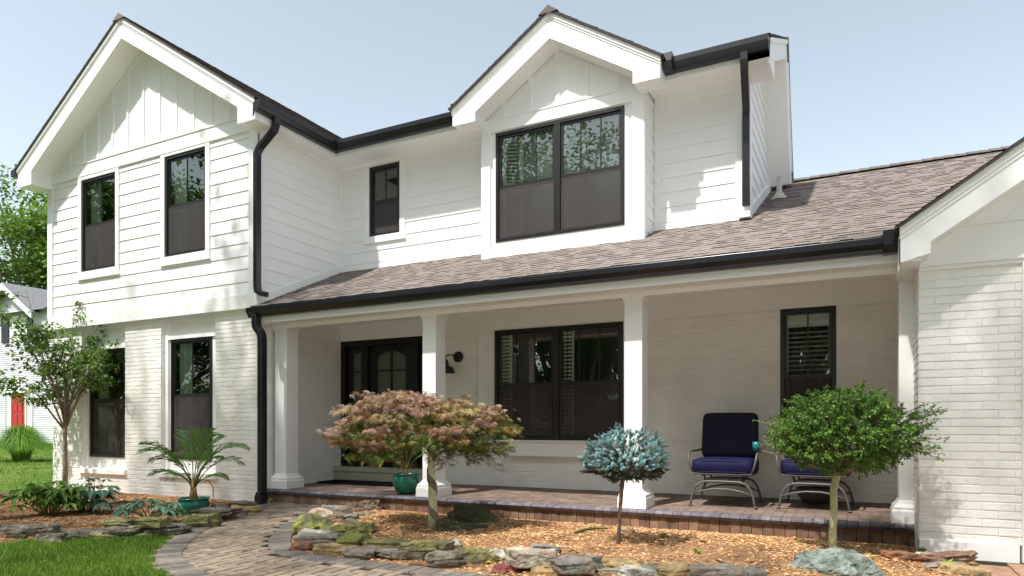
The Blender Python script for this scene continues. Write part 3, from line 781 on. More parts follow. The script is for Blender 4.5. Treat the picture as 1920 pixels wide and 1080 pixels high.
# ================================================================== FIXTURES ON / IN FRONT OF THE HOUSE
# wall lamp
lamp = thing("wall_lamp", (-5.54, YM-.014, 2.23), "black barn style wall lamp on the brick between door and double window", "lamp")
m = MB()
K = 28; vs = []
for y, r in ((0,.085),(-.02,.085),(-.032,.06),(-.035,.03)): vs += [(-5.54+r*math.cos(2*PI*k/K), YM-.014+y, 2.23+r*math.sin(2*PI*k/K)) for k in range(K)]
m.add(vs, [(i*K+k,i*K+(k+1)%K,(i+1)*K+(k+1)%K,(i+1)*K+k) for i in range(3) for k in range(K)]+[tuple(3*K+k for k in range(K))])
m.build("wall_plate", M['lampb'], lamp, smooth=False)
m = MB(); m.tube([(-5.54,YM-.03,2.23),(-5.55,YM-.14,2.245),(-5.58,YM-.24,2.245),(-5.60,YM-.29,2.22),(-5.605,YM-.30,2.17)], .012, 10); m.build("arm", M['lampb'], lamp, smooth=True)
m = MB(); m.lathe((-5.605,YM-.30,1.965), [(.15,0),(.152,.012),(.138,.05),(.125,.085),(.085,.10),(.062,.12),(.058,.15),(.045,.19),(.025,.215),(.001,.22)], 32); m.build("lamp_shade", M['lampb'], lamp, smooth=True)

# doormat
m = MB(); m.prism([(-7.95+.2,8.30),(-6.30,8.30),(-6.28,8.33),(-6.28,8.76),(-7.76,8.76),(-7.77,8.33)], ZP+.024, ZP+.042, 'z')
for k in range(60):
    x = -7.74+k*.0245; m.box(x, x+.012, 8.31, 8.75, ZP+.04, ZP+.050)
tag(m.build("doormat", M['mat'], None), "black ribbed doormat on the porch in front of the door step", "doormat")

# chairs
def rounded_pad(m, sx, sy, sz, T, puff=.02, nx=10, ny=10, tuft=False, tint=None):
    """superellipsoid-like cushion mapped through T(local)"""
    vs = []; nu, nv = 28, 12
    for j in range(nv+1):
        ph = -PI/2+PI*j/nv
        for i in range(nu):
            th = 2*PI*i/nu
            sg = lambda c, e: math.copysign(abs(c)**e, c)
            x = sx*sg(math.cos(ph), .22)*sg(math.cos(th), .22); y = sy*sg(math.cos(ph), .22)*sg(math.sin(th), .22); z = sz*sg(math.sin(ph), .45)
            k = 1-.35*max(abs(x/sx), abs(y/sy))**4*(.6)
            if tuft:
                z = z*(.78+.3*(1-(x/sx)**2)*(1-(y/sy)**2)) - (.05*math.exp(-((x/.06)**2+(y/.06)**2)) if z > 0 else 0)
                for kk in range(8):
                    aa = kk*PI/4; d = abs(-math.sin(aa)*x+math.cos(aa)*y); rr = math.hypot(x, y)
                    if z > 0: z -= .010*math.exp(-(d/.02)**2)*math.exp(-(rr/.14)**2)
            vs.append(T(x, y, z*k))
    fs = [(j*nu+i, j*nu+(i+1)%nu, (j+1)*nu+(i+1)%nu, (j+1)*nu+i) for j in range(nv) for i in range(nu)]
    m.add(vs, fs, tint)
def make_chair(label):
    c = thing("porch_chair", (0,0,0), label, "chair", "cushioned chairs on the porch")
    r = .013
    m = MB()      # seat frame and arms
    for s in (-1, 1):
        m.tube([(s*.31,-.33,.375),(s*.31,.30,.36),(s*.31,.36,.45),(s*.30,.46,.95)], r, 8)
        m.tube([(s*.31,-.30,.375),(s*.345,-.335,.44),(s*.365,-.34,.53),(s*.375,-.30,.605),(s*.375,-.1,.625),(s*.36,.15,.62),(s*.34,.34,.63),(s*.305,.39,.66)], r, 8)
    for y in (-.33, 0, .30): m.tube([(-.31,y,.372),(.31,y,.372)], r*.85, 8)
    m.build("seat_frame", M['iron'], c, smooth=True)
    m = MB()
    m.tube([(-.30,.46,.95),(-.27,.475,1.0),(-.15,.485,1.03),(0,.49,1.04),(.15,.485,1.03),(.27,.475,1.0),(.30,.46,.95)], r, 8)
    for x in (-.18, -.06, .06, .18): m.tube([(x,.33,.38),(x,.40,.62),(x,.47,1.01)], .007, 6)
    m.build("back_frame", M['iron'], c, smooth=True)
    m = MB()      # spring rocker base: bowed legs and arched stretchers
    for y in (-.30, .36):
        m.tube([(-.355,y,.012),(-.345,y,.05),(-.33,y,.13),(-.30,y,.21),(-.25,y,.265),(-.17,y,.285),(0,y,.287),(.17,y,.285),(.25,y,.265),(.30,y,.21),(.33,y,.13),(.345,y,.05),(.355,y,.012)], .013, 8)
        m.tube([(-.335,y,.13),(-.22,y,.175),(-.08,y,.20),(.08,y,.20),(.22,y,.175),(.335,y,.13)], .011, 8)
        for s in (-1, 1): m.lathe((s*.356,y,0), [(.001,.0),(.024,.001),(.024,.016),(.014,.022)], 12)
    for s in (-1, 1):
        m.tube([(s*.2,-.30,.287),(s*.2,.36,.287)], .012, 8)
        m.tube([(s*.2,-.22,.287),(s*.21,-.20,.34),(s*.25,-.24,.37)], .012, 8)
        m.tube([(s*.2,.22,.287),(s*.21,.2,.34),(s*.25,.24,.37)], .012, 8)
    m.tube([(-.17,-.29,.31),(.17,-.29,.31)], .016, 8)
    m.build("rocker_base", M['iron'], c, smooth=True)
    m = MB(); rounded_pad(m, .345, .33, .10, lambda x, y, z: (x, y-.02, .455+z)); 
    sg_ = lambda v, e: math.copysign(abs(v)**e, v)
    for zz in (.395, .518): m.tube([(.338*sg_(math.cos(2*PI*i/40),.3), -.02+.323*sg_(math.sin(2*PI*i/40),.3), zz) for i in range(41)], .007, 6, cap=False)
    m.build("seat_cushion", M['navyl'], c, smooth=True)
    m = MB(); ca, sa = math.cos(.22), math.sin(.22)
    rounded_pad(m, .325, .28, .10, lambda x, y, z: (x, .30+y*sa-z*ca, .80+y*ca+z*sa), tuft=True); m.build("back_cushion", M['navy'], c, smooth=True)
    return c
ch = make_chair("navy cushioned metal porch chair in full view left of the clipped green tree")
ch2 = copy_tree(ch)
ch.location = (-1.38, 8.22, ZP+.018); ch.rotation_euler[2] = .02
ch2.location = (-.42, 8.33, ZP+.018); ch2.rotation_euler[2] = -.05
ch2["label"] = "navy cushioned metal porch chair mostly hidden behind the crown of the clipped green tree"
m = MB(); m.lathe((-1.015,7.98,ZP+.655), [(.001,0),(.032,.0),(.040,.05),(.042,.10),(.036,.10),(.034,.02)], 20)
tag(m.build("cup", M['teal'], None, smooth=True), "small teal cup resting on the arm of the porch chair", "cup")
m = MB(); m.lathe((-.45,8.72,ZP+.02), [(.08,0),(.15,.04),(.20,.11),(.215,.19),(.20,.19),(.18,.10),(.001,.08)], 28)
tag(m.build("bowl", M['iron'], None, smooth=True), "round dark bowl on the porch floor under the half hidden chair", "bowl")

# ================================================================== GROUND
def gz(x, y):
    r = max(0.0, -14-x); return min(.022*r, 1.1)+ (.0 if y < 16 else min((y-16)*.004, .5))*(1 if x < -14 else 0)
xs = [-400,-200,-120,-80,-60]+[-50+2*i for i in range(19)]+[-13,-12,-10,-8,-6,-4,-2,0,2,5,10,20,40,80,200,400]
ys = [-400,-200,-100,-50,-30,-20,-10,-5,0,3,6,8,10,12,14,16,18,20,23,26,30,35,40,50,70,100,200,400]
m = MB(); m.add([(x, y, gz(x, y)) for y in ys for x in xs], [(j*len(xs)+i, j*len(xs)+i+1, (j+1)*len(xs)+i+1, (j+1)*len(xs)+i) for j in range(len(ys)-1) for i in range(len(xs)-1)])
tag(m.build("ground", M['lawn'], None, smooth=True), kind="structure")

m = MB(); m.prism([(-60,-60),(60,-60),(60,-7),(-60,-7)], -.05, .015, 'z'); tag(m.build("street", M['bounce'], None), kind="structure")  # unseen, put in as neutral ground so less green bounces back
m = MB(); m.prism([(-9,-7.1),(12,-7.1),(12,4.15),(3.6,4.15),(3.6,1.9),(-6.5,1.9)], -.05, .008, 'z'); tag(m.build("ground_slab", M['bounce'], None), kind="structure")  # unseen pale slab, added to bounce sunlight up onto walls and soffits
p2 = lambda x, y, z=.02: tuple(onZ(x, y, z)[:2])
outer = [p2(*q) for q in [(512,943),(490,947),(470,952),(420,968),(370,985),(330,1005),(300,1030),(288,1045),(295,1060),(325,1080),(380,1105),(480,1140)]]
inner_o = [p2(*q) for q in [(655,941),(600,950),(560,966),(530,984),(510,1003),(501,1017),(506,1032),(530,1044),(580,1053),(680,1065),(760,1074),(880,1090),(1000,1103),(1150,1114),(1400,1120),(1800,1122)]]
def smooth(P, n=3):
    for _ in range(n):
        Q = [P[0]]
        for a, b in zip(P, P[1:]): Q += [(a[0]*.75+b[0]*.25, a[1]*.75+b[1]*.25), (a[0]*.25+b[0]*.75, a[1]*.25+b[1]*.75)]
        P = Q+[P[-1]]
    return P
def offset(P, d):
    out = []
    for i in range(len(P)):
        a, b = P[max(i-1,0)], P[min(i+1,len(P)-1)]; dx, dy = b[0]-a[0], b[1]-a[1]; L = math.hypot(dx, dy) or 1
        out.append((P[i][0]-dy/L*d, P[i][1]+dx/L*d))
    return out
outer, inner_o = smooth(outer), smooth(inner_o)
BW = .21
outer_i = offset(outer, BW)       # path side of the left border
inner_i = offset(inner_o, BW)     # bed side of the island border
path_poly = outer+[(-3.2,2.0),(3.5,2.0),(3.5,4.2)]+inner_o[::-1]
def arc(P):
    L = [0]
    for a, b in zip(P, P[1:]): L.append(L[-1]+math.hypot(b[0]-a[0], b[1]-a[1]))
    return L
def at_arc(P, L, s):
    s = clamp(s, 0, L[-1]-1e-6)
    for i in range(len(L)-1):
        if L[i+1] >= s: t = (s-L[i])/(L[i+1]-L[i] or 1); return (P[i][0]*(1-t)+P[i+1][0]*t, P[i][1]*(1-t)+P[i+1][1]*t)
m = MB(); m.prism(path_poly, -.05, .012, 'z'); tag(m.build("path_base", M['joint'], None), kind="structure")
def block(m, quad, z0, z1, tint, bev=.006):
    c = (sum(p[0] for p in quad)/4, sum(p[1] for p in quad)/4)
    ins = [(p[0]+(c[0]-p[0])*.06, p[1]+(c[1]-p[1])*.06) for p in quad]
    vs = [(x,y,z0) for x,y in quad]+[(x,y,z1-bev) for x,y in quad]+[(x,y,z1) for x,y in ins]
    fs = [(8,9,10,11)]+[(i,(i+1)%4,4+(i+1)%4,4+i) for i in range(4)]+[(4+i,4+(i+1)%4,8+(i+1)%4,8+i) for i in range(4)]
    m.add(vs, fs, tint)
m = MB(); g = .0025
for a in range(-84, 36):
    for b in range(20, 76):
        k = (a-b) % 4
        if k not in (0, 3): continue
        x0, y0 = a*.1, b*.1; x1, y1 = (x0+.2, y0+.1) if k == 0 else (x0+.1, y0+.2)
        if k == 3: pass
        if not pin((x0+x1)/2, (y0+y1)/2, path_poly): continue
        z = .026+R.uniform(-.0015,.0015)
        g = .0085; block(m, [(x0+g,y0+g),(x1-g,y0+g),(x1-g,y1-g),(x0+g,y1-g)], 0, z, jt((1,1,1) if R.random() < .75 else (.82,.80,.82), .2))
tag(m.build("brick_path", M['paver'], None), kind="structure")
def border(P, Q, name):
    m = MB(); L = arc(P); L2 = arc(Q); n = int(L[-1]/.104)
    for i in range(n):
        f0, f1 = (i+.03)/n, (i+.97)/n
        a, b = at_arc(P, L, f0*L[-1]), at_arc(P, L, f1*L[-1])
        # matching points straight across
        def acr(s, d=BW):
            p, q = at_arc(P, L, s*L[-1]-.01), at_arc(P, L, s*L[-1]+.01); dx, dy = q[0]-p[0], q[1]-p[1]; l = math.hypot(dx, dy) or 1
            c = at_arc(P, L, s*L[-1]); return (c[0]-dy/l*d, c[1]+dx/l*d)
        block(m, [a, b, acr(f1), acr(f0)], 0, .034+R.uniform(-.002,.002), jt((1,1,1) if R.random() < .6 else (1.35,1.3,1.25), .2))
    tag(m.build(name, M['border'], None), kind="structure")
border(outer, outer_i, "path_border"); border(inner_o, inner_i, "path_border")

island = inner_i+[(3.2,4.6),(1.6,4.9),(1.15,5.5),(.95,6.2),(.85,6.92),(.475,6.94),(.475,7.42),(-6.1,7.42)]
left_bed = [(-9.0,1.9),(-8.1,2.7),(-7.40,3.50),(-7.24,3.97),(-6.98,4.36),(-6.84,5.05),(-7.28,6.10),(-7.72,7.10),(-7.84,7.30),(-13.1,7.30),(-13.1,6.95),(-12.6,6.5),(-12.1,5.9),(-11.2,4.5),(-10.6,2.5)]
def bedz(poly, top):
    def f(x, y):
        d = 9
        for a, b in zip(poly, poly[1:]+poly[:1]):
            dx, dy = b[0]-a[0], b[1]-a[1]; t = clamp(((x-a[0])*dx+(y-a[1])*dy)/(dx*dx+dy*dy+1e-9), 0, 1)
            d = min(d, math.hypot(x-a[0]-t*dx, y-a[1]-t*dy))
        return .012+top*min(1, d/.8)**.8+.014*math.sin(x*3.1+y*1.7)*min(1, d)+.010*math.sin(x*7.3-y*5)*min(1, d)
    return f
def bed(poly, name, top, st=.08):
    fz = bedz(poly, top); m = MB(); ids = {}
    x0, x1 = min(p[0] for p in poly), max(p[0] for p in poly); y0, y1 = min(p[1] for p in poly), max(p[1] for p in poly)
    nx, ny = int((x1-x0)/st)+1, int((y1-y0)/st)+1; grid = {}
    for i in range(nx+1):
        for j in range(ny+1):
            x, y = x0+i*st, y0+j*st; grid[i, j] = (x, y, fz(x, y))
    m = MB(); idx = {}; vs = []; fs = []
    def gi(k):
        if k not in idx: idx[k] = len(vs); vs.append(grid[k])
        return idx[k]
    for i in range(nx):
        for j in range(ny):
            if pin(x0+(i+.5)*st, y0+(j+.5)*st, poly): fs.append((gi((i,j)), gi((i+1,j)), gi((i+1,j+1)), gi((i,j+1))))
    m.add(vs, fs); o = tag(m.build(name, M['bed'], None, smooth=True), kind="structure"); return fz
zi = bed(island, "gravel_bed_soil", .075); zl = bed(left_bed, "mulch_bed_soil", .085)
def vis(x, y, mg=30):
    d = -sn*x+cs*y
    if d < 1: return False
    u = 960+F*(cs*x+sn*y)/d; v = 800.8+F*(HC-.05)/d
    return -mg < u < 1920+mg and v < 1080+mg*2
def chips(poly, fz, name, mt, n, s0, s1, pal, flat=.45, bare=None):
    m = MB(); x0, x1 = min(p[0] for p in poly), max(p[0] for p in poly); y0, y1 = min(p[1] for p in poly), max(p[1] for p in poly); c = 0
    while c < n:
        x, y = R.uniform(x0, x1), R.uniform(y0, y1)
        if not vis(x, y) or not pin(x, y, poly): c += .12; continue
        c += 1
        if bare and R.random() < bare(x, y): continue
        s = R.uniform(s0, s1)*(1.5 if R.random() < .08 else 1); a = R.uniform(0, 2*PI); el = R.uniform(.5, .9); h = s*R.uniform(.25, flat)
        z = fz(x, y)+h*R.uniform(0, .8); ca, sa = math.cos(a), math.sin(a); t1, t2 = R.uniform(-.4,.4), R.uniform(-.4,.4)
        vs = []
        for px, py, pz in ((1,0,0),(.2,.9,.1),(-.9,.3,0),(-.3,-.9,.1),(R.uniform(-.4,.4),R.uniform(-.4,.4),1),(0,0,-.8)):
            px *= R.uniform(.7,1.2)*s; py *= R.uniform(.7,1.2)*s*el; pz = pz*h+px*t1*.5+py*t2*.5
            vs.append((x+px*ca-py*sa, y+px*sa+py*ca, z+pz))
        k = R.uniform(.6,1.35); p = R.choice(pal)
        m.add(vs, [(0,1,4),(1,2,4),(2,3,4),(3,0,4),(1,0,5),(2,1,5),(3,2,5),(0,3,5)], (p[0]*k, p[1]*k, p[2]*k))
    tag(m.build(name, mt, None), {"gravel":"tan and brown gravel chips covering the bed in front of the porch"}.get(name, "orange brown mulch chips covering the left planting bed"), {"gravel":"gravel"}.get(name, "mulch"), kind="stuff")
barespot = lambda x, y: .75*math.exp(-(((x+1.35)/.75)**2+((y-5.9)/.35)**2))
chips(island, zi, "gravel", M['chip'], 25000, .010, .022, [(1.5,1.45,1.35),(1,.95,.85),(1.1,.9,.65),(.85,.7,.55),(1.25,1.2,1.15),(.6,.42,.32),(1.05,.8,.5),(1.1,1,.9)], bare=barespot)
chips(left_bed, zl, "mulch", M['mulch'], 15000, .012, .028, [(1,1,1),(1.2,1.1,.9),(.75,.7,.6),(1.4,1.4,1.2),(.6,.5,.45),(1.1,.9,.7)], flat=.35)

m = MB()
for k in range(520):
    pl, fz = ((island, zi), (left_bed, zl), (path_poly, lambda x, y: .03))[R.choice([0,0,0,1,1,2])]
    x, y = R.uniform(-9,1), R.uniform(3,7.3)
    if not pin(x, y, pl) or not vis(x, y) or (pl is path_poly and R.random() < .75): continue
    a = R.uniform(0,2*PI); L_ = R.uniform(.018,.045); z = fz(x, y)+.014; dx, dy = math.cos(a)*L_, math.sin(a)*L_; q = R.choice([(.9,.75,.5),(1.4,.9,.4),(.5,.4,.3),(1.8,1.5,.7),(.7,1.1,.4)])
    m.add([(x-dx,y-dy,z),(x-dy*.45,y+dx*.45,z+.012),(x+dx,y+dy,z+R.uniform(0,.015)),(x+dy*.45,y-dx*.45,z+.006)], [(0,1,2),(0,2,3)], q)
tag(m.build("fallen_leaves", M['mulch'], None), "dry fallen leaves and bits scattered on the beds and path", "leaves", kind="stuff")
# ---- lawn blades
def blades(name, label, test, box, n, h0, h1, wd, fz, pal):
    m = MB(); c = 0
    while c < n:
        x, y = R.uniform(box[0], box[1]), R.uniform(box[2], box[3])
        if not test(x, y): c += .15; continue
        c += 1
        h = R.uniform(h0, h1)*(.8+.4*math.sin(x*2.3+y*3.1)**2); a = R.uniform(0, 2*PI); l = R.uniform(.1,.7)*h; dx, dy = math.cos(a), math.sin(a); z = fz(x, y)
        b = R.uniform(0, 2*PI); wx, wy = math.cos(b)*wd, math.sin(b)*wd; p = R.choice(pal); k = R.uniform(.7,1.3)
        m.add([(x-wx,y-wy,z),(x+wx,y+wy,z),(x+dx*l*.4+wx*.7,y+dy*l*.4+wy*.7,z+h*.65),(x+dx*l*.4-wx*.7,y+dy*l*.4-wy*.7,z+h*.65),(x+dx*l,y+dy*l,z+h)], [(0,1,2,3),(3,2,4)], (p[0]*k,p[1]*k,p[2]*k))
    tag(m.build(name, M['grass'], None), label, "grass", kind="stuff")
gp = [(1,1,1),(1.3,1.15,1),(.8,.95,.9),(1.7,1.3,1.2),(1.1,1.1,1),(.9,1,.9),(2.6,1.7,1.8)]
edge = [p for p in left_bed if p[0] > -9.1][:8]
fr_poly = [(-8.9,1.7),(-8.1,2.55),(-7.36,3.42),(-7.18,3.92),(-6.92,4.30),(-6.74,5.0),(-6.9,5.5)]+outer[30:]+[(-4.0,2.9),(-4,1)]
blades("grass", "short green lawn between the flagstone edging and the brick path", lambda x, y: vis(x, y, 60) and pin(x, y, fr_poly) and not pin(x, y, path_poly), (-9,-3.8,1.8,6), 42000, .035, .065, .0022, lambda x, y: 0, gp)
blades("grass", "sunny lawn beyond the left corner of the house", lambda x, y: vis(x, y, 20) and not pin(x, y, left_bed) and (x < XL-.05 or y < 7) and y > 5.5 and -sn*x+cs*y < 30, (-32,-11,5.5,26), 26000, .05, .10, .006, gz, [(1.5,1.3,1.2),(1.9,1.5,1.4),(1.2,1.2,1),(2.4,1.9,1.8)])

# ================================================================== STONES
def stone_mesh(m, c, L, Wd, H, ang, rough=.14, slab=True, tilt=0.0, seed=0):
    rr = random.Random(seed); n = 14; ca, sa = math.cos(ang), math.sin(ang)
    rad = []; ph = [rr.uniform(0, 2*PI) for _ in range(4)]
    for k in range(n):
        t = 2*PI*k/n; r = 1+.10*math.sin(2*t+ph[0])+.10*math.sin(3*t+ph[1])+.07*math.sin(5*t+ph[2])+rr.uniform(-rough, rough)*1.0
        e = .55 if slab else .8
        cx, sy = math.copysign(abs(math.cos(t))**e, math.cos(t)), math.copysign(abs(math.sin(t))**e, math.sin(t)); rad.append((cx*r, sy*r))
    lv = [(0,.86),(.12,.97),(.42,1.03),(.58,.98),(.80,1.0),(.97,.90)] if slab else [(0,.85),(.2,1.0),(.45,1.05),(.7,.9),(.88,.66),(1.0,.34)]
    vs = []
    for j, (h, s) in enumerate(lv):
        sx, sy_ = rr.uniform(-.03,.03), rr.uniform(-.04,.04)
        for k in range(n):
            x, y = rad[k][0]*s*L/2*(1+rr.uniform(-.07,.07))+sx*L, rad[k][1]*s*Wd/2*(1+rr.uniform(-.09,.09))+sy_*Wd
            z = H*h+(H*.13*rr.uniform(-1,1) if 0 < j else 0)+tilt*x+H*.16*math.sin(ph[0]+2.2*x/L)*h
            vs.append((c[0]+x*ca-y*sa, c[1]+x*sa+y*ca, c[2]+z))
    for s, dz in ((.62,0),(.28,.02)):
        for k in range(n):
            x, y = rad[k][0]*lv[-1][1]*s*L/2, rad[k][1]*lv[-1][1]*s*Wd/2
            vs.append((c[0]+x*ca-y*sa, c[1]+x*sa+y*ca, c[2]+H*(lv[-1][0]+(.06 if slab else .10)*(1.2-s))+H*.09*rr.uniform(-1,1)+tilt*x))
    nl = len(lv)+2; vs.append((c[0], c[1], c[2]+H*(1.05 if slab else 1.12)))
    fs = [(j*n+k, j*n+(k+1)%n, (j+1)*n+(k+1)%n, (j+1)*n+k) for j in range(nl-1) for k in range(n)]
    fs += [((nl-1)*n+k, (nl-1)*n+(k+1)%n, nl*n) for k in range(n)]+[tuple(range(n-1,-1,-1))]
    m.add(vs, fs)
def stone(x0, x1, yt, yb, kind, z=.0, label=None, group=None, slab=True, tilt=0.0, lean=0.0, sub=True, name="flagstone", dk=.62, back=0.0):
    """stone standing at the place the photo shows it: bounds in photo pixels at its own distance"""
    b = onZ((x0+x1)/2, yb, z); s = ppm(b); L = (x1-x0)/s/.97; h = (yb-yt)/s
    Wd = clamp(L*dk, .10, .5); H = clamp(h-Wd*.10 if slab else h*.92, .05, .5); z += .02; d = Vector((-sn, cs, 0)); ang = YAW*.0+R.uniform(-.12,.12)+YAW*.9
    c = Vector((b.x, b.y, z-.012))+d*(Wd*.45+back)
    m = MB(); stone_mesh(m, c, L, Wd, H, ang, tilt=tilt, slab=slab, seed=int(x0*7+yt))
    if lean: m.v = [(a, b_, z_+lean*((a-c.x)*d.x+(b_-c.y)*d.y)) for a, b_, z_ in m.v]
    o = m.build(name, SM[kind], None)
    if sub: md = o.modifiers.new("s", 'BEVEL'); md.width = min(.005, H*.08); md.segments = 2; md.limit_method = 'ANGLE'; md.angle_limit = .5
    return tag(o, label, "stone", group)
GL = "flagstones edging the left mulch bed"; GI = "flagstones edging the gravel bed"
gA = "weathered brown grey flagstone in the low edging between lawn and mulch bed"
for q in [(-20,58,984,1007,'grey',.03),(40,98,984,1008,'grey',.03),(104,190,993,1011,'grey',.0),(62,112,1003,1022,'grey',.0)]:
    stone(*q[:5], z=q[5], label=gA, group=GL)
gA2 = "dark flagstone at lawn level under the upper stones of the left edging"
for q in [(12,42,1005,1017,'dkgreen',.0),(110,168,1003,1014,'grey',-.01),(229,282,1000,1011,'moss',.0),(292,352,990,1003,'grey',.0)]:
    stone(*q[:5], z=q[5], label=gA2, group=GL)
stone(168,229,999,1013,'moss',0,label="yellow green flat flagstone on the grass below the mossy stacked pair")
stone(190,252,986,1004,'grey',.05,label="grey brown flagstone directly beneath the mossy slab in the left edging")
stone(182,240,974,991,'moss',.11,label="thick mossy slab topmost of its stack left of the potted palm")
stone(252,306,971,992,'moss',.10,label="yellow mossy slab atop the dark long flagstone by the low bluish plant")
stone(255,338,982,1003,'grey',.03,label="long dark flagstone under the yellow mossy slab in the left edging")
stone(338,396,966,995,'moss',.0,label="large mossy block at the corner where lawn, path and left bed meet", dk=.7)
stone(350,434,952,970,'grey',.07,label="long grey slab lying just in front of the bowl shaped green pot")
stone(394,428,945,957,'grey',.10,label="small grey stone right of the bowl shaped green pot")
stone(395,434,961,977,'rust',.0,label="reddish brown stone beside the path below the long grey slab")
stone(434,476,941,955,'grey',.06,label="brown grey stone along the wing wall behind the orange slab")
stone(432,482,949,966,'tan',.0,label="long orange sandstone slab beside the path near the black downspout")
stone(480,508,935,948,'tan',.0,label="small orange stone at the foot of the black downspout")
gB = "brown grey ledge stone along the back edge of the mulch bed"
for q in [(-10,52,922,945,'brown',.05),(48,84,924,938,'grey',.06)]: stone(*q[:5], z=q[5], label=gB, group=GL)
stone(170,246,938,958,'brown',.06,label="long brown ledge stone behind the two leafy perennials in the mulch bed")
# island
S_ = lambda *a, **k: stone(*a, **k)
S_(544,608,971,1008,'green',.03,label="bright yellow green mossy boulder at the tip of the gravel bed",slab=False,dk=.8)
S_(625,679,1000,1030,'green',.05,label="rounded olive green mossy rock behind the orange sandstone block",slab=False,dk=.8)
S_(649,698,982,1004,'moss',.07,label="mossy green slab lying alone on the gravel side of the rock pile",dk=.8)
S_(603,648,986,1005,'moss',.06,label="small mossy stone between the bright boulder and the mossy slab")
S_(571,622,957,980,'pink',.03,label="pinkish grey lichen stone behind the bright green boulder",slab=False,dk=.8)
S_(603,655,949,972,'blue',.02,label="dark blue grey stone nearest the brick path behind the lichen stone",dk=.7)
S_(591,672,1025,1048,'tan',.0,label="orange sandstone block at the front of the rock pile",slab=True,dk=.5)
S_(545,594,1014,1038,'rust',.0,label="rust coloured stone resting on the curve of the dark border")
S_(555,632,1004,1027,'blue',.05,label="bluish rust streaked slab above the rust coloured stone",dk=.5)
S_(555,613,995,1010,'white',.08,label="pale flat stone in front of the bright green boulder")
S_(640,667,946,962,'grey',.02,label="pointed grey stone standing against the porch riser")
gC = "small grey brown stone in the loose rock pile between path and porch"
for q in [(676,710,949,962,'grey',.02),(658,692,953,968,'brown',.02),(610,640,967,986,'brown',.03),(632,668,966,984,'blue',.03),(668,708,960,974,'grey',.03),(640,675,975,988,'grey',.03)]:
    stone(*q[:5], z=q[5], label=gC, group="loose stones by the path")
S_(674,710,939,952,'brown',.07,label="brown capstone topmost of the pile against the porch riser")
S_(642,706,1027,1050,'blue',.02,label="grey slab right of the orange sandstone block")
S_(706,806,1031,1051,'grey',.03,label="long grey white slab at the border below the candy striped trunk",dk=.35)
S_(753,842,1016,1040,'moss',.08,label="green tinged slab topmost of the edging in front of the striped trunk",dk=.4)
S_(680,770,1012,1032,'moss',.05,label="low mossy slab behind the grey slab of the front edging",dk=.4)
S_(796,882,1036,1064,'grey',.03,label="dark edged grey slab at the middle of the front edging",dk=.45)
S_(862,929,1034,1062,'moss',.03,label="slanting green grey slab beside the dark edged grey slab",tilt=-.12,dk=.5)
S_(838,864,1016,1031,'white',.06,label="small whitish upright stone at the back of the front edging",slab=False)
S_(916,955,1033,1055,'white',.05,label="white flat stone left of the big pinkish grey rock",dk=.6)
S_(949,1044,1034,1069,'pink',.06,label="big pinkish grey rock standing highest in the front edging",dk=.5)
S_(992,1050,1023,1042,'blue',.08,label="blue grey slab behind the big pinkish grey rock",dk=.5)
S_(922,982,1060,1080,'red',.0,label="dark red stone at the bottom of the front edging",dk=.5)
S_(765,925,1060,1074,'rust',-.01,label="thin rust stone strip under the front edging slabs",dk=.16)
S_(997,1062,1058,1086,'tan',.0,label="orange tan stone below the big pinkish grey rock",slab=False,dk=.6)
S_(1037,1128,1044,1081,'blue',.04,label="large flat blue grey slab left of the pale sandstone",dk=.55)
S_(1136,1202,1051,1071,'tan',.04,label="pale yellow sandstone at the back of the front edging",dk=.6)
S_(1120,1168,1069,1088,'pink',.0,label="pink stone partly cut by the bottom of the photo",dk=.6)
S_(1166,1228,1068,1092,'white',.0,label="white stone at the bottom edge beside the pink stone",dk=.6)
S_(1205,1250,1060,1080,'blue',.03,label="small blue grey stone next to the big tan front stone",dk=.6)
S_(1236,1300,1058,1088,'tan',.02,label="thick tan grey stone at the front, below the spruce and porch chair",dk=.6)
S_(1306,1394,1066,1096,'blue',.02,label="wide blue white slab at the bottom edge left of the lichen rock",dk=.5)
S_(1380,1442,1068,1098,'blue',.0,label="slate blue stone right of the wide blue white slab",dk=.5)
S_(1750,1836,1038,1058,'brown',.06,label="brown layered slab leaning at the garage foundation",dk=.45)
S_(1666,1722,1037,1054,'rust',.06,label="flat rust stone in the gravel by the end of the porch",dk=.5)
S_(1748,1822,1056,1076,'blue',.02,label="dark grey slab under the brown layered slab",dk=.5)
S_(1780,1855,1062,1092,'tan',.0,label="tan triangular flagstone at the bottom right corner",dk=.6)
S_(1722,1752,1038,1056,'white',.03,label="small pale wedge of stone at the garage corner",dk=.6)
S_(1163,1192,989,1000,'tan',.07,label="small rounded beige stone in the gravel behind the spruce trunk",slab=False)
S_(843,934,958,984,'dkgreen',.06,label="dark mossy slate slab propped against the porch riser",dk=.62,tilt=-.10,lean=.30)
S_(818,916,992,1008,'dkgreen',.04,label="dark green slate slab lying flat beside the striped trunk",dk=.85,tilt=-.05,lean=.24)
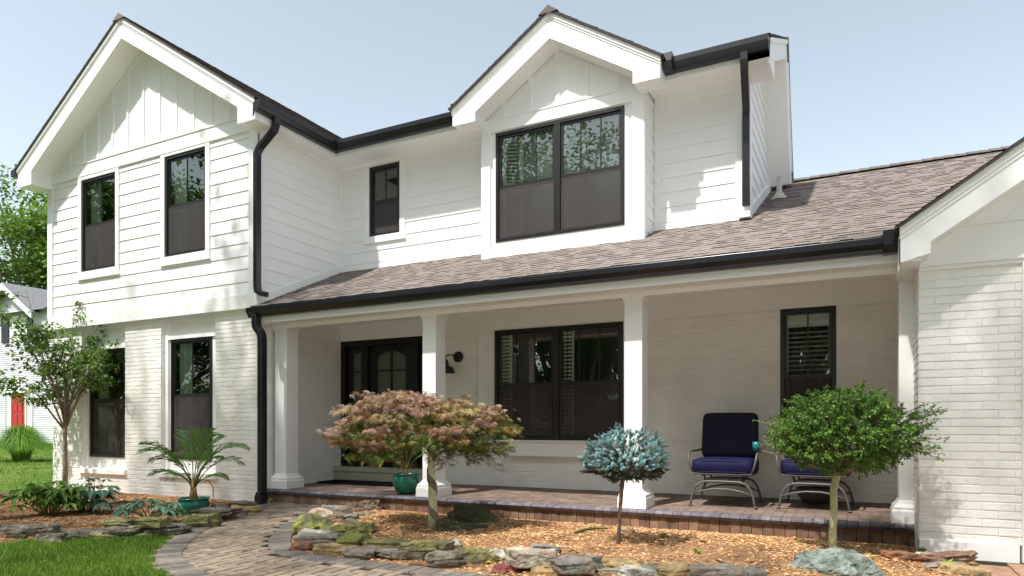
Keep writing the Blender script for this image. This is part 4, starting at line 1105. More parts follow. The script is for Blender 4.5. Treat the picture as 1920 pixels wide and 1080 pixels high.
# lichen rock
m = MB(); b = onZ(1600, 1092, .02); s = ppm(b)
def noise3(x, y, z, sd=0):
    return (math.sin(x*1.7+sd)+math.sin(y*2.3+sd*1.3+x)+math.sin(z*2.9+sd*.7+y)+.5*math.sin(x*5.1+z*4.3+sd)+.5*math.sin(y*6.7-x*3.1))/4
vs = []; nu, nv = 80, 26; c0 = Vector((b.x, b.y, .0))+Vector((-sn, cs, 0))*.28
for j in range(nv+1):
    ph = PI/2*j/nv
    for i in range(nu):
        th = 2*PI*i/nu; x, y, z = math.cos(ph)*math.cos(th), math.cos(ph)*math.sin(th), math.sin(ph)
        k = 1+.20*noise3(x*3.3, y*3.3, z*3, 1)+.12*abs(noise3(x*9, y*9, z*9, 4))+.03*noise3(x*23, y*23, z*19, 2)+R.uniform(-.006,.006)
        vs.append((c0.x+x*k*82/s*1.02, c0.y+y*k*60/s, c0.z+math.sin(ph)**.8*k*(62/s)*.88-.02))
m.add(vs, [(j*nu+i, j*nu+(i+1)%nu, (j+1)*nu+(i+1)%nu, (j+1)*nu+i) for j in range(nv) for i in range(nu)])
tag(m.build("boulder", SM['lichen'], None), "rough grey green lichen covered boulder at the foot of the clipped green tree", "boulder")
m = MB(); m.prism([(.84,4.1),(7,4.1),(7,6.93),(.84,6.93)], -.05, .014, 'z'); tag(m.build("ground_slab", M['joint'], None), kind="structure")
# pavers in front of the garage
m = MB()
for a in range(0, 9):
    for bb in range(0, 9):
        x0, y0 = .78+a*.30, 4.2+bb*.305+(.15 if a % 2 else 0)
        if y0+.3 < YG+.0: block(m, [(x0,y0),(x0+.292,y0),(x0+.292,y0+.297),(x0,y0+.297)], -.02, .03+R.uniform(-.002,.002), jt((1.5,1.5,1.45), .15))
tag(m.build("garage_walk", M['riser'], None), kind="structure")

# ================================================================== PLANTS
def leaf4(m, p, d, up, L, W, tint, fold=.25, droop=.2):
    d = d.normalized(); s = d.cross(up)
    if s.length < 1e-4: s = Vector((1,0,0))
    s.normalize(); n = s.cross(d)
    m.add([p, p+d*L*.45+s*W+n*W*fold, p+d*L-n*L*droop, p+d*L*.45-s*W+n*W*fold, p+d*L*.5-n*L*droop*.3], [(0,1,4),(1,2,4),(2,3,4),(3,0,4)], tint)
def rv(): 
    while True:
        v = Vector((R.uniform(-1,1), R.uniform(-1,1), R.uniform(-1,1)))
        if .01 < v.length < 1: return v.normalized()
UPV = Vector((0,0,1))

# bowl pots
def pot(loc, r, h, label, bowl):
    t = thing("plant_pot", loc, label, "pot"); m = MB()
    if bowl: pr = [(r*.62,0),(r*.80,h*.12),(r*.95,h*.42),(r*.97,h*.70),(r*.90,h*.84),(r*.93,h*.90),(r*1.0,h*.93),(r*1.0,h),(r*.90,h),(r*.86,h*.9),(r*.85,h*.8)]
    else: pr = [(r*.60,0),(r*.74,h*.08),(r*.93,h*.38),(r*.98,h*.62),(r*.93,h*.82),(r*.86,h*.88),(r*.90,h*.92),(r*.98,h*.95),(r*.98,h),(r*.88,h),(r*.84,h*.9),(r*.83,h*.85)]
    m.lathe(loc, pr, 40); m.build("pot_body", M['pot'], t, smooth=True)
    m = MB(); m.lathe(loc, [(.001,h*.86),(r*.5,h*.87),(r*.86,h*.84)], 24); m.build("potting_soil", M['soil'], t); return t
def frond(ml, ms, base, az, L, el, curve, nl, ll, tint, dead=False):
    P = []; p = Vector(base); e = el; n = 16; st = L/n
    for i in range(n+1):
        P.append(p.copy()); d = Vector((math.cos(az)*math.cos(e), math.sin(az)*math.cos(e), math.sin(e))); p = p+d*st; e -= curve/n*(.4+1.2*i/n)
    ms.tube(P, [.007*(1-i/(n+1))+.0015 for i in range(n+1)], 5, tint=(.6,.75,.35))
    for k in range(nl):
        t = .30+.70*(k+.5)/nl; i = min(int(t*n), n-1); f = t*n-i; q = P[i].lerp(P[i+1], f); d = (P[i+1]-P[i]).normalized()
        sd = d.cross(UPV).normalized(); nn = sd.cross(d)
        for s in (-1, 1):
            ln = ll*math.sin(PI*(.22+.70*(t-.30)/.70))*R.uniform(.85,1.1); dr = (d*.95+sd*s*.8+nn*R.uniform(-.05,.28)).normalized()
            tp = q+dr*ln-Vector((0,0,ln*R.uniform(.05,.28))); md_ = q+dr*ln*.5+Vector((0,0,.01)); wv = d*.012+nn*.004
            k2 = R.uniform(.75,1.3); tt = (tint[0]*k2,tint[1]*k2,tint[2]*k2)
            ml.add([q, md_+wv, tp, md_-wv], [(0,1,2,3)], tt)
def palm(name, base, label, specs, trunk, parent=None):
    t = thing(name, base, label, "palm"); ml, ms = MB(), MB()
    for (az, L, el, cu, tint) in specs: frond(ml, ms, (base[0]+math.cos(az)*.02, base[1]+math.sin(az)*.02, base[2]+trunk*R.uniform(.6,1)), az, L, el, cu, 16, L*.36, tint)
    for k in range(6):
        a = k*1.05; ms.tube([(base[0]+math.cos(a)*.035,base[1]+math.sin(a)*.035,base[2]-.03),(base[0]+math.cos(a)*.022,base[1]+math.sin(a)*.022,base[2]+trunk*.6),(base[0]+math.cos(a)*.01,base[1]+math.sin(a)*.01,base[2]+trunk*1.2)], [.022,.016,.008], 6, tint=(1.3,1.0,.55))
    ms.build("stem", M['bark'], t, smooth=True); ml.build("fronds", M['leaf'], t)
p1 = onZ(354, 964, .08); p1 = p1+Vector((-sn,cs,0))*.12
pot(tuple(p1), .19, .19, "shallow green glazed bowl planter in the mulch holding a palm", True)
g1 = (.95,1.05,.9); yl = (1.8,1.5,1.0)
A = YAW
palm("palm", (p1.x,p1.y,p1.z+.16), "small palm growing in the green bowl by the wing wall", [
 (A+.05,.72,1.15,1.9,g1),(A+.5,.8,1.35,1.6,g1),(A+PI-.1,.66,1.1,1.8,g1),(A+PI+.4,.8,1.25,1.4,g1),(A+PI-.6,.75,1.15,1.7,yl),(A+1.3,.8,1.35,1.1,g1),(A-.4,.6,1.3,1.6,g1),
 (A+2.1,.85,1.35,1.2,g1),(A+.1,.42,.75,1.6,yl),(A+PI,.55,.75,1.5,g1),(A-.8,.9,1.45,1.2,g1),(A-1.6,.6,.9,1.7,g1),(A+.25,.85,1.3,1.9,g1),(A+PI+.15,.8,1.25,1.8,g1)], .20)
p2_ = Vector((-5.52,7.63,ZP+.022))
pot(tuple(p2_), .185, .265, "glossy green glazed pot on the porch edge in front of the door", False)
palm("palm", (p2_.x,p2_.y,p2_.z+.22), "small palm in the tall green pot behind the pink maple", [
 (A+PI-.2,.75,1.1,2.3,g1),(A+PI+.3,.7,1.0,2.4,g1),(A+.2,.55,1.1,2.1,g1),(A+.9,.7,1.35,1.6,g1),(A-.7,.55,1.2,2.0,g1),(A+2.2,.75,1.3,1.7,g1),(A-1.8,.6,1.15,2.1,g1),(A+PI-.5,.6,.75,2.4,(2.6,1.5,.9)),(A+PI,.65,1.35,1.8,g1),(A+1.5,.8,1.45,1.2,g1),(A-.2,.6,1.4,1.5,g1),(A+PI+.8,.5,.9,2.2,(2.4,1.4,.8))], .12)

# weeping Japanese maple, candy striped trunk
mb_ = onZ(812, 985, .10); t = thing("japanese_maple", (mb_.x,mb_.y,.06), "pink and green weeping maple grafted on a spirally striped pale trunk", "tree")
m = MB(); X, Y = mb_.x, mb_.y
TP = [(X,Y,.03),(X+.0,Y,.3),(X-.015,Y,.55),(X-.03,Y+.01,.8),(X-.05,Y+.02,1.0)]; m.tube(TP, [.058,.046,.042,.040,.035], 14); m.build("trunk", M['wrap'], t, smooth=True)
m = MB(); K = 160     # the dark spiral groove left by a vine
for i in range(K):
    z0_, z1_ = .06+i*.0055, .06+(i+1)*.0055; a0, a1 = -i*.105+2.2, -(i+1)*.105+2.2
    c0 = lambda z: (X-.03*max(0, z-.3)/.5-.0, Y+.012*max(0,z-.5)); rr_ = lambda z: .0595-.03*min(z,.3)*1.3-.006*max(0, z-.3)
    vs = []
    for (z, a) in ((z0_, a0), (z1_, a1)):
        for da in (-.0, ):
            for hz in (-.052, .052): cx_, cy_ = c0(z); r_ = rr_(z)+.004; vs.append((cx_+r_*math.cos(a), cy_+r_*math.sin(a), z+hz))
    m.add(vs, [(0,2,3,1)])
m.build("trunk_stripe", M['bark'], t)
m = MB(); brs = []
cx, cy = X-.15*cs, Y-.15*sn
for k in range(22):
    a = 2*PI*k/22+R.uniform(-.15,.15); rx = R.uniform(.5, .86)
    def dome(f, a=a, rx=rx): 
        return Vector((X-.05+(cx-X)*f+math.cos(a)*1.0*rx*f, Y+(cy-Y)*f+math.sin(a)*.85*rx*f, .98+.40*math.sin(min(f*1.9,1.57))-.34*max(0,f-.35)**1.3*rx))
    P = [dome(i/7) for i in range(8)]; brs.append((a, rx)); m.tube(P, [.020*(1-i/8)+.003 for i in range(8)], 5)
m.build("branches", M['bark'], t, smooth=True)
m = MB()
def palmate(m, p, size, tint, n=7, droop=.8):
    a0 = R.uniform(0, 2*PI); dn = (Vector((math.cos(a0), math.sin(a0), -droop))).normalized(); s = dn.cross(UPV).normalized(); u = s.cross(dn)
    for i in range(n):
        f = (i-(n-1)/2)/((n-1)/2); d = (dn*math.cos(f*1.15)+s*math.sin(f*1.15)+u*R.uniform(-.15,.2)).normalized(); L = size*(1-.35*abs(f)); w_ = d.cross(u).normalized()*size*.05
        m.add([p, p+d*L*.45+w_, p+d*L-Vector((0,0,L*.15)), p+d*L*.45-w_], [(0,1,2,3)], tint)
DC = Vector((cx, cy, 0))
crn = []
for k in range(290):
    a = R.uniform(0, 2*PI); f = math.sqrt(R.random()); rm = 1+.10*math.sin(3*a+1)+.08*math.sin(5*a); 
    x, y = math.cos(a)*.90*f*rm, math.sin(a)*.80*f*rm
    top = 1.56-.10*math.sin(x*3+1)**2-.42*f**2.4; lay = R.random()**1.3
    crn.append((Vector((cx+x, cy+y, top-lay*(.42*(1-.35*f)))), lay, f))
for c, lay, f in crn:
    if R.random() < .12: continue
    xr_ = (c-DC).dot(Vector((cs,sn,0)))
    pk = (1-lay*1.9)*1.0-.28*max(0, xr_)+R.uniform(-.45,.45)
    if pk > .35: base = R.choice([(.40,.24,.18),(.46,.31,.24),(.36,.22,.11),(.40,.30,.14)])
    elif pk > -.1: base = R.choice([(.30,.20,.07),(.20,.17,.04),(.26,.13,.06)])
    else: base = R.choice([(.13,.18,.03),(.17,.20,.04),(.10,.15,.035)])
    for j in range(34):
        p = c+Vector((R.gauss(0,.08),R.gauss(0,.08),R.gauss(0,.022))); q = R.uniform(.7,1.3)
        palmate(m, p, R.uniform(.05,.09), (base[0]*q*R.uniform(.9,1.1),base[1]*q,base[2]*q))
for k in range(26):      # trailing tips under the rim
    a = R.uniform(0, 2*PI); x, y = math.cos(a)*R.uniform(.4,.85), math.sin(a)*R.uniform(.35,.75); z = 1.08+R.uniform(-.12,.1)
    for j in range(24): p = Vector((cx+x+R.gauss(0,.03), cy+y+R.gauss(0,.03), z-j*.011)); palmate(m, p, R.uniform(.05,.075), R.choice([(.10,.14,.03),(.14,.15,.04),(.28,.17,.08)]))
m.build("crown", M['maple'], t)

# blue spruce standard
sb = onZ(1160, 1018, .09); t = thing("blue_spruce", (sb.x,sb.y,.06), "small blue spruce clipped as a ball on a bare trunk tied to a stake", "tree")
X, Y = sb.x, sb.y; rt = Vector((cs,sn,0)); fw = Vector((-sn,cs,0))
m = MB(); m.tube([(X,Y,.03),(X+.008,Y,.3),(X+.02,Y,.55),(X+.05,Y,.75),(X+.07,Y,.9)], [.019,.016,.015,.015,.012], 8); m.build("trunk", M['bark'], t, smooth=True)
m = MB(); q = Vector((X,Y,.03))-rt*.022-fw*.02; m.tube([q, q+rt*.06+Vector((0,0,.62))], .013, 4); so_ = m.build("stake", M['riser'], t)
m = MB(); q2 = q+rt*.028+Vector((0,0,.17)); m.tube([q2-rt*.02, q2-fw*.022, q2+rt*.05, q2+fw*.03, q2-rt*.02], .005, 5); m.build("tie", M['teal'], t)
cc = Vector((X,Y,.80))+rt*.075; m = MB(); mbr = MB()
SC = .345
for k in range(980):
    d = rv(); d.z = d.z*.9+.10
    f = R.uniform(.25,.85) if R.random() < .40 else R.uniform(.88,1.02)
    lump = 1+.26*noise3(d.x*5, d.y*5, d.z*5, 3)
    top = Vector((d.x*SC*1.02, d.y*SC*1.0, (d.z*.30 if d.z > 0 else d.z*.17)))*f*lump
    p = cc+top; out = (Vector((d.x, d.y, d.z*.5+.30))+rv()*.45).normalized(); L = R.uniform(.035,.07)
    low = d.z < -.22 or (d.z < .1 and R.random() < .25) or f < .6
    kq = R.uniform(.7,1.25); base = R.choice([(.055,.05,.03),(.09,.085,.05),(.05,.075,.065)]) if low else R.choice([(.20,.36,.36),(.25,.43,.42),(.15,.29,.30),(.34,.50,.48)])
    a1 = out.cross(UPV).normalized(); a2 = out.cross(a1)
    if k % 14 == 0: mbr.tube([cc+Vector((top.x*.2,top.y*.2,-.05)), p], [.006,.003], 4)
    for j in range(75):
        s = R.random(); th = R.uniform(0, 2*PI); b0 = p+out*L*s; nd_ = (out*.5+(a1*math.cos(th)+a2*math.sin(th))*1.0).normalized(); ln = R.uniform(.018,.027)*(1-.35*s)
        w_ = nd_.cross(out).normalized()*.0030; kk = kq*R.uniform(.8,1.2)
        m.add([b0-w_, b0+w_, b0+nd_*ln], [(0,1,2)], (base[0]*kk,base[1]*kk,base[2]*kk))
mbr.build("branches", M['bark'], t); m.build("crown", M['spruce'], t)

# clipped green standard tree
tb = onZ(1561, 1030, .10); t = thing("standard_tree", (tb.x,tb.y,.08), "small leafed green tree with a wide bushy head on a pale straight trunk", "tree")
X, Y = tb.x, tb.y
m = MB(); m.tube([(X,Y,.06),(X+.0,Y,.25),(X+.012,Y,.42),(X+.008,Y,.60),(X+.03,Y,.72),(X+.03,Y,.85)], [.036,.031,.030,.029,.030,.02], 12); m.build("trunk", M['palebark'], t, smooth=True)
cc = Vector((X,Y,1.06))+rt*.09; mbr, m = MB(), MB()
def sprig(p, d, L, nlf, ls):
    P = [p]; e = d.normalized()
    for i in range(5): e = (e+rv()*.16+Vector((0,0,.02))).normalized(); P.append(P[-1]+e*L/5)
    mbr.tube(P, [.0035*(1-i/6)+.0008 for i in range(6)], 4, cap=False)
    for j in range(nlf):
        f = R.random()**.8*4.99; i = int(f); q = P[i].lerp(P[i+1], f-i); n_ = (e+rv()*1.1).normalized(); k = R.uniform(.65,1.4)
        tn = R.choice([(1.15,1.3,1.1),(1.4,1.4,1.0),(.95,1.15,1.15),(2.0,1.75,1.2)]); leaf4(m, q+rv()*.012, n_, (UPV+rv()*.8).normalized(), ls*R.uniform(.7,1.25), ls*.36, (tn[0]*k,tn[1]*k,tn[2]*k), droop=.15)
for k in range(14):
    a = R.uniform(0,2*PI); e = Vector((math.cos(a)*.6, math.sin(a)*.5, R.uniform(.05,.35))); mbr.tube([(X+.03,Y,.72),(X+.03+e.x*.4,Y+e.y*.4,.80+e.z*.4),(X+.03+e.x,Y+e.y,.85+e.z)], [.014,.009,.003], 5)
for k in range(1080):
    d = rv(); u_ = d.dot(rt)
    f = R.uniform(.35,.98)**.7
    lump = 1+.10*noise3(d.x*4,d.y*4,d.z*4,7)
    v_ = Vector((d.x*.54, d.y*.50, d.z*(.37 if d.z > 0 else .27)))*f*lump
    p = cc+v_; dr = (Vector((d.x, d.y, d.z*.7+.25))+rv()*.5); sprig(p, dr, R.uniform(.06,.14), 20, .031)
for k in range(34):
    a = R.uniform(-.4,.8) if R.random() < .6 else R.uniform(0, 2*PI); d = Vector((math.cos(a),math.sin(a)*.8,R.uniform(-.25,.45))); sprig(cc+Vector((d.x*.54,d.y*.5,d.z*.5)), d, R.uniform(.14,.24), 16, .026)
mbr.build("branches", M['bark'], t); m.build("crown", M['leaf'], t)

# young tree left
yb_ = onZ(122, 914, .10); t = thing("young_tree", (yb_.x,yb_.y,.08), "slender young tree with spreading branches in front of the wing's left corner", "tree")
X, Y = yb_.x, yb_.y; fork = Vector((X,Y,1.12))
m = MB(); m.tube([(X,Y,.04),(X+.01,Y,.5),(X-.005,Y,.9),fork,fork+rt*.03+Vector((0,0,.5)),fork-rt*.02+Vector((0,0,1.2))], [.046,.036,.032,.029,.018,.006], 10); m.build("trunk", M['bark'], t, smooth=True)
mbr, m = MB(), MB(); tips = []
for k in range(17):
    u_ = R.uniform(-1,1); v_ = R.uniform(-.7,.7); hgt = R.uniform(.85,2.65)*(1-.45*abs(u_))
    end = fork+rt*u_*1.0+fw*v_*.9+Vector((0,0,hgt)); mid = fork.lerp(end,.45)+rt*u_*.02-Vector((0,0,0 if hgt > 1 else -.05))
    P = [fork+rt*.012*(k%3)+Vector((0,0,(-.05,.12,.3,.02,.45,.2)[k%6])), mid+rv()*.06+Vector((0,0,.12)), end]; mbr.tube(P, [.018,.010,.003], 6)
    for j in range(9):
        f = R.uniform(.5,1); b0 = (P[0].lerp(P[1], f*2) if f < .5 else P[1].lerp(P[2], f*2-1)); e = (rt*R.uniform(-1,1)+fw*R.uniform(-1,1)+Vector((0,0,R.uniform(-.1,.5)))).normalized()*R.uniform(.18,.42)
        mbr.tube([b0, b0+e*.5+Vector((0,0,.03)), b0+e], [.006,.004,.0015], 4); tips.append((b0, e))
for b0, e in tips:
    for j in range(27):
        q = b0+e*R.uniform(.2,1.15)+rv()*.07; d = (e.normalized()+rv()*.9-Vector((0,0,.35))).normalized(); k = R.uniform(.6,1.35); tn = R.choice([(1.3,1.25,1),(1.9,1.6,1.0),(1,1.1,1.2),(1.5,1.35,1)])
        leaf4(m, q, d, (UPV+rv()*.7).normalized(), R.uniform(.055,.095), R.uniform(.018,.028), (tn[0]*k,tn[1]*k,tn[2]*k), droop=.3)
mbr.build("branches", M['bark'], t, smooth=True); m.build("crown", M['leaf'], t)

# broad leaved perennials
def perennial(px, py, Wp, Hp, n, mt, label, tn, ls=.13, z=.10, cat="plant"):
    b = onZ(px, py, z); s = ppm(b); t = thing("leafy_plant", (b.x,b.y,z-.03), label, cat); mbr, m = MB(), MB()
    for k in range(n):
        u_ = R.uniform(-1,1); e = Vector(b)+rt*u_*Wp/s/2+fw*R.uniform(-.5,.5)*Wp/s/2+Vector((0,0,R.uniform(.35,1)*Hp/s*(1-.3*abs(u_))))
        b1 = Vector(b)+rt*u_*.06; mbr.tube([b1, b1.lerp(e,.6)+Vector((0,0,.04)), e], [.006,.004,.002], 4, tint=(.8,1,.5))
        nl_ = R.choice([5,6,7]); a0 = R.uniform(0,2*PI); q = R.uniform(.75,1.25)
        for j in range(nl_):
            a = a0+2*PI*j/nl_*.85; d = Vector((math.cos(a), math.sin(a), R.uniform(-.45,.0))); leaf4(m, e, d, UPV, ls*R.uniform(.75,1.15), ls*R.uniform(.16,.21), (tn[0]*q,tn[1]*q,tn[2]*q), fold=.2, droop=.28)
    mbr.build("stems", M['bark'], t, smooth=True); m.build("leaves", mt, t)
perennial(92, 968, 110, 78, 46, M['leaf'], "bushy green perennial left of the bluish leaved one in the mulch bed", (1.7,1.6,1.2), .16)
perennial(165, 962, 85, 66, 26, M['leafb'], "blue green perennial with broad fingered leaves behind the left edging stones", (1.4,1.4,1.4), .19)
perennial(282, 972, 110, 40, 20, M['leafb'], "low silvery blue perennial beside the green bowl planter", (1.6,1.6,1.6), .15)
perennial(178, 925, 40, 40, 8, M['leafb'], "tall thin leafy sprig under the left brick sill", (1.1,1.1,1), .13)
def weed(px, py, n, sz, label, tn):
    b = onZ(px, py, .08); m = MB()
    for k in range(n):
        d = Vector((R.uniform(-1,1),R.uniform(-1,1),R.uniform(.3,1.2))).normalized(); leaf4(m, Vector((b.x,b.y,b.z))+rv()*sz*.4, d, UPV, sz*R.uniform(.6,1.2), sz*.22, tn)
    tag(m.build("weed", M['leaf'], None), label, "weed")
weed(1728, 1036, 26, .05, "small green weed at the corner of the garage and porch", (1.5,1.4,1.2))
weed(1308, 1040, 30, .05, "pale green weed in the gravel in front of the first chair", (2.2,1.8,1.8))
weed(1780, 1062, 18, .05, "yellow green weed beside the stones at the garage foundation", (4,3,1))
weed(960, 988, 24, .045, "tiny grey green weed right of the dark slate slabs", (1.8,1.6,1.6))
weed(1244, 1008, 20, .05, "small green weed right of the spruce trunk", (1.4,1.6,1.4))
weed(1412, 1046, 14, .03, "tiny bright weed left of the lichen boulder", (1.4,1.8,1.4))
m = MB(); q = [onZ(x, y, .115) for x, y in ((1078,998),(1095,993),(1115,990),(1140,991))]; m.tube(q, [.012,.016,.016,.01], 7, tint=(.55,.75,.35)); tag(m.build("stick", M['bark'], None, smooth=True), "greenish curved stick lying on the gravel left of the spruce", "stick")
m = MB()    # dry stalk with seed head and the dead frond by the wing wall
b = onZ(400, 948, .1)
for k in range(7):
    P = [Vector((b.x,b.y,b.z)), Vector((b.x,b.y,b.z+.24))-rt*.0+rv()*.01, Vector((b.x,b.y,b.z+.34))-rt*.07+rv()*.01, Vector((b.x,b.y,b.z+.33-.03*k*.3))-rt*(.10+.015*k)]; m.tube(P, .003, 4, tint=(2.2,1.3,.8))
tag(m.build("dry_stalk", M['bark'], None), "dry brown arching stalk between the green bowl planter and the wing wall", "dry plant")

# ================================================================== BEYOND THE HOUSE, LEFT
def neighbour():
    Yn = 18.0; Q = lambda x, y: onY(x, y, Yn); ap = Q(20, 533); ev = Q(72, 583); half = ev.x-ap.x; sl = (ap.z-ev.z)/half
    base = gz(ap.x, Yn)-.1
    t = thing("neighbour_house", (ap.x, Yn, base), "white sided neighbouring house with a gable and red front door, far left", "house")
    Fn = fr_front(Yn); x0, x1 = ap.x-half+.25, ap.x+half-.25
    wn = (Q(22,0).x, Q(50,0).x, Q(0,640).z, Q(0,600).z)
    dl = (Q(23,0).x, Q(49,0).x, base+.5, Q(0,738).z)
    m = MB()
    z = base
    while z < ev.z: 
        for p, q in cuts(x0, x1+9, [wn, dl], z, z+.1): m.add([Fn(p,z,.02),Fn(q,z,.02),Fn(q,z+.1,.0),Fn(p,z+.1,.0),Fn(p,z,-.01),Fn(q,z,-.01)], [(0,1,2,3),(4,5,1,0)])
        z += .1
    m.prism([(x0,ev.z-.1),(x1,ev.z-.1),(ap.x,ap.z-.3)], Yn-.005, Yn+.05)
    z = ev.z
    while z < ap.z-.4:
        hw = (ap.z-.3-z)/sl; m.add([Fn(ap.x-hw,z,.02),Fn(ap.x+hw,z,.02),Fn(ap.x+hw-.05,z+.1,.006),Fn(ap.x-hw+.05,z+.1,.006)], [(0,1,2,3)]); z += .1
    m.build("siding_wall", M['nsiding'], t)
    m = MB()
    for s in (-1, 1): m.prism([(ap.x,ap.z),(ap.x+s*(half+.15),ap.z-sl*(half+.15)),(ap.x+s*(half+.15),ap.z-sl*(half+.15)-.3),(ap.x,ap.z-.32)], Yn-.4, Yn-.34)
    m.build('rake_board', M['paint'], t); m = MB(); m.fbox(Fn, wn[0]-.1, wn[1]+.1, wn[2]-.1, wn[3]+.1, 0, .03); m.build('window_trim', M['paint'], t); m = MB()
    m.fbox(Fn, dl[0]-.55, dl[0]-.5, dl[2], dl[3], 0, .06); m.fbox(Fn, dl[0]-.1, dl[0], dl[2], dl[3]+.1, 0, .06)
    m.fbox(Fn, dl[1], dl[1]+.1, dl[2], dl[3]+.1, 0, .06); m.fbox(Fn, dl[1]+.5, dl[1]+.6, dl[2], dl[3]+.1, 0, .06); m.fbox(Fn, dl[0]-.6, dl[1]+.6, dl[3], dl[3]+.25, 0, .08)
    m.build("trim_board", M['paint'], t)
    m = MB()
    for s in (-1, 1): m.add([(ap.x,Yn-.42,ap.z+.03),(ap.x+s*(half+.2),Yn-.42,ap.z-sl*(half+.2)+.03),(ap.x+s*(half+.2),Yn+7,ap.z-sl*(half+.2)+.03),(ap.x,Yn+7,ap.z+.03)], [(0,1,2,3)])
    zr = ap.z-.05
    m.add([(ap.x-6,Yn-.3,ev.z),(ap.x+12,Yn-.3,ev.z),(ap.x+12,Yn+5.5,zr),(ap.x-6,Yn+5.5,zr)], [(0,1,2,3)])
    m.add([(ap.x+.3,Yn+.4,ev.z+.25),(ap.x+12,Yn+.4,ev.z+.25),(ap.x+12,Yn+5.4,zr+.02),(ap.x+.3,Yn+5.4,zr+.02)], [(0,1,2,3)])
    m.build("roof", M['roofn'], t)
    m = MB(); m.fbox(Fn, *wn, -.04, .035); W = m.build("window", M['curtain'], t)
    m = MB(); cxn = (wn[0]+wn[1])/2
    for i in range(-2, 3): m.fbox(Fn, cxn+i*.22-.012, cxn+i*.22+.012, wn[2], wn[3], .03, .045)
    for i in range(1, 5): z = wn[2]+(wn[3]-wn[2])*i/5; m.fbox(Fn, wn[0], wn[1], z-.012, z+.012, .03, .046)
    m.build("muntins", M['paint'], W)
    for xa, xb in ((5,18),(53,63)): m = MB(); m.fbox(Fn, Q(xa,0).x, Q(xb,0).x, wn[2]-.1, wn[3]+.1, 0, .06); m.build("shutter", M['shutn'], t)
    m = MB(); m.fbox(Fn, *dl, -.05, .02)
    for a in (.18,.60):
        for b_ in (.12,.5): m.fbox(Fn, dl[0]+a, dl[0]+a+.3, dl[2]+b_*1.9, dl[2]+b_*1.9+.6, .02, .04)
    m.build("front_door", M['red'], t)
    for xa in (dl[0]-.5, dl[1]+.1): m = MB(); m.fbox(Fn, xa, xa+.4, dl[2], dl[3], -.05, .01); m.build("sidelight", M['curtain'], t)
neighbour()
# ornamental grass
b = onZ(40, 861, gz(-24,12)); m = MB(); G0 = Vector((b.x, b.y, gz(b.x,b.y))); s = ppm(b)
for k in range(2600):
    a = R.uniform(0,2*PI); r0 = R.random()*.2; out = R.uniform(.15,1.0)**.7*46/s*1.4; h = R.uniform(.6,1.1)*76/s*(1-.30*(out*s/55)**2); dx, dy = math.cos(a), math.sin(a); P = []
    q = R.uniform(.8,1.5); tn = R.choice([(1.2,1.3,1.1),(1.9,1.7,1.4),(.9,1.1,.9)])
    for i in range(6): f = i/5; P.append(Vector((G0.x+dx*(r0+out*f**1.6), G0.y+dy*(r0+out*f**1.6), G0.z+h*(1-(1-f)**2.0)*1.12-h*(.25+.5*out*s/53)*max(0,f-.45)**1.5*2.2)))
    w_ = Vector((-dy,dx,0))*.007
    vs = []
    for i, p in enumerate(P): wk = w_*(1-i/5.2)*1.6; vs += [p-wk, p+wk]
    m.add(vs, [(2*i,2*i+1,2*i+3,2*i+2) for i in range(5)], (tn[0]*q,tn[1]*q,tn[2]*q))
tag(m.build("ornamental_grass", M['grass'], None), "large fountain shaped clump of ornamental grass on the far lawn", "grass clump")

# trees
def big_tree(loc, H, Rr, label, nc=60, per=260, ls=.30, seed=1, trunk_h=.35, tint=(1,1,1), group=None, lean=(0,0), flat=.8, name="deciduous_tree"):
    rr = random.Random(seed); t = thing(name, loc, label, "tree", group); L0 = Vector(loc); mt_, m = MB(), MB()
    th = H*trunk_h; top = L0+Vector((lean[0], lean[1], th))
    mt_.tube([L0-Vector((0,0,.2)), L0.lerp(top,.5)+Vector((.1,.1,0)), top], [H*.028, H*.021, H*.018], 9)
    cc = top+Vector((lean[0]*.6, lean[1]*.6, (H-th)*.5)); hz = (H-th)*.55
    for k in range(nc):
        while True:
            d = Vector((rr.uniform(-1,1), rr.uniform(-1,1), rr.uniform(-1,1)))
            if d.length <= 1: break
        d = d*(.55+.45*rr.random())/max(.5, d.length)*d.length**.5
        c = cc+Vector((d.x*Rr, d.y*Rr, d.z*hz)); cr = Rr*rr.uniform(.13,.26)
        if k % 2 == 0:
            mid = top.lerp(c, .5)+Vector((0,0,-.05*H)); mt_.tube([top-Vector((0,0,th*.15*rr.random())), mid, c], [H*.010, H*.006, H*.0016], 5)
        q0 = rr.uniform(.75,1.3)
        for j in range(per):
            v_ = Vector((rr.gauss(0,1), rr.gauss(0,1), rr.gauss(0,.62)))*cr*.62; p = c+v_
            d2 = Vector((rr.uniform(-1,1), rr.uniform(-1,1), rr.uniform(-.8,.6))); 
            if d2.length < .1: continue
            d2.normalize(); n2 = Vector((rr.uniform(-.6,.6), rr.uniform(-.6,.6), 1)).normalized(); s2 = d2.cross(n2)
            if s2.length < .05: continue
            s2.normalize(); l = ls*rr.uniform(.6,1.3); q = q0*rr.uniform(.75,1.3)
            m.add([p, p+d2*l*.5+s2*l*.33, p+d2*l, p+d2*l*.5-s2*l*.33], [(0,1,2,3)], (tint[0]*q, tint[1]*q, tint[2]*q))
    mt_.build("trunk", M['bark'], t, smooth=True); m.build("crown", M['leaf'], t)
big_tree((-45,24.5,.9), 15.5, 6.5, "big green tree behind the neighbouring house roof", nc=110, per=420, ls=.26, seed=3, trunk_h=.28, tint=(2.0,1.7,1.5))
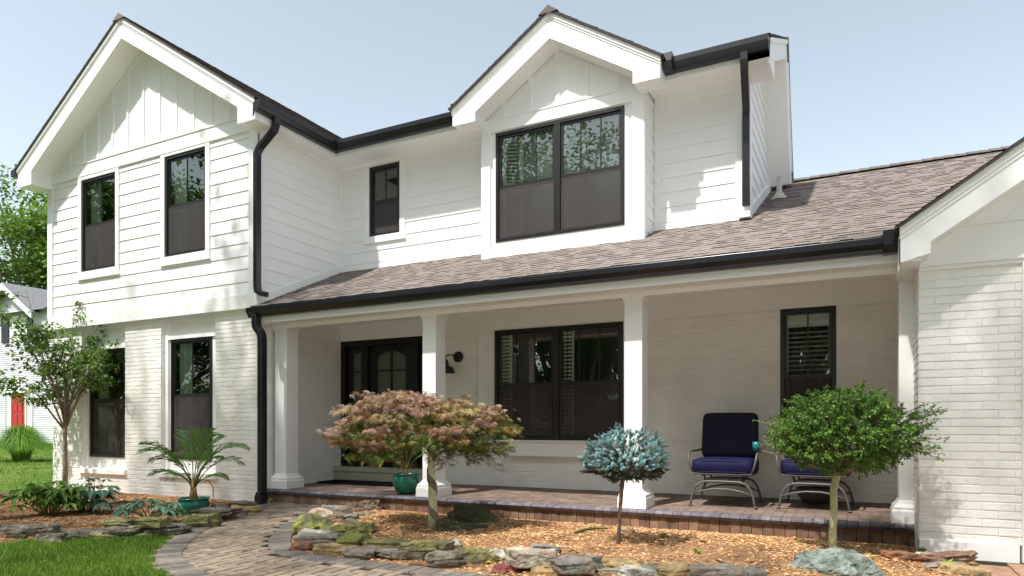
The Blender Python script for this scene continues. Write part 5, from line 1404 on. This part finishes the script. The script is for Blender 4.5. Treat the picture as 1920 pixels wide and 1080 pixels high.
big_tree((-40,31,.9), 12.5, 5.5, "darker lower tree right beside the wing corner in the distance", nc=70, per=300, ls=.28, seed=5, trunk_h=.2, tint=(1.6,1.45,1.3))
# shade trees on the street side: they dapple the facade and fill the window reflections
ST = [((-11.0,-3.5,0), 14.5, 4.2, 11), ((-5.0,-5.5,0), 14.0, 4.2, 12), ((2.5,-4.5,0), 14.0, 3.4, 31), ((-36,-7,0), 18, 6, 21), ((-44,-17,0), 20, 7, 22), ((-27,-11,0), 17, 5, 23), ((-21,-9,0), 16, 5.5, 13), ((-13,-16,0), 17, 6, 14), ((-3,-19,0), 18, 6.5, 15), ((8,-13,0), 16, 6, 16), ((-30,-20,0), 17, 6.5, 17), ((17,-22,0), 17, 6.5, 18), ((-19,-26,0), 19, 7, 19)]
for i, (lc, H, r_, sd_) in enumerate(ST):
    ln = ((0.6, 2.2), (-.5, 2.0), (-2.0, 3.4))[i] if i < 3 else (0, 0)
    big_tree(lc, H, r_, "shade tree on the street side of the garden, seen only as shadow and reflection", nc=(18,8,9)[i] if i < 3 else 85, per=170 if i < 3 else 400, ls=.19 if i < 3 else .27, seed=sd_, trunk_h=.42 if i < 3 else .14, group="street side shade trees", lean=ln, tint=(1.1,1.1,1))

m = MB(); rr = random.Random(5)
for k in range(26000):
    x = rr.uniform(-62, 26); dep = rr.uniform(-1.6, 1.6); top = 5.2+.8*math.sin(x*.7)+.5*math.sin(x*1.9); z = rr.random()**.8*top; y = -31+dep*(1-.4*z/top)+1.2*math.sin(x*.35)
    p = Vector((x, y, z)); d2 = Vector((rr.uniform(-1,1), rr.uniform(-1,1), rr.uniform(-.8,.8))).normalized(); n2 = Vector((rr.uniform(-.7,.7), rr.uniform(-.7,.7), 1)).normalized(); s2 = d2.cross(n2).normalized(); q = rr.uniform(.6,1.3)*(1+.2*math.sin(x*2.1))
    l = rr.uniform(.35,.6); m.add([p, p+d2*l*.5+s2*l*.35, p+d2*l, p+d2*l*.5-s2*l*.35], [(0,1,2,3)], (q,q,q))
tag(m.build("hedge", M['leaf'], None), "tall hedge across the street, seen only reflected in the windows", "hedge")
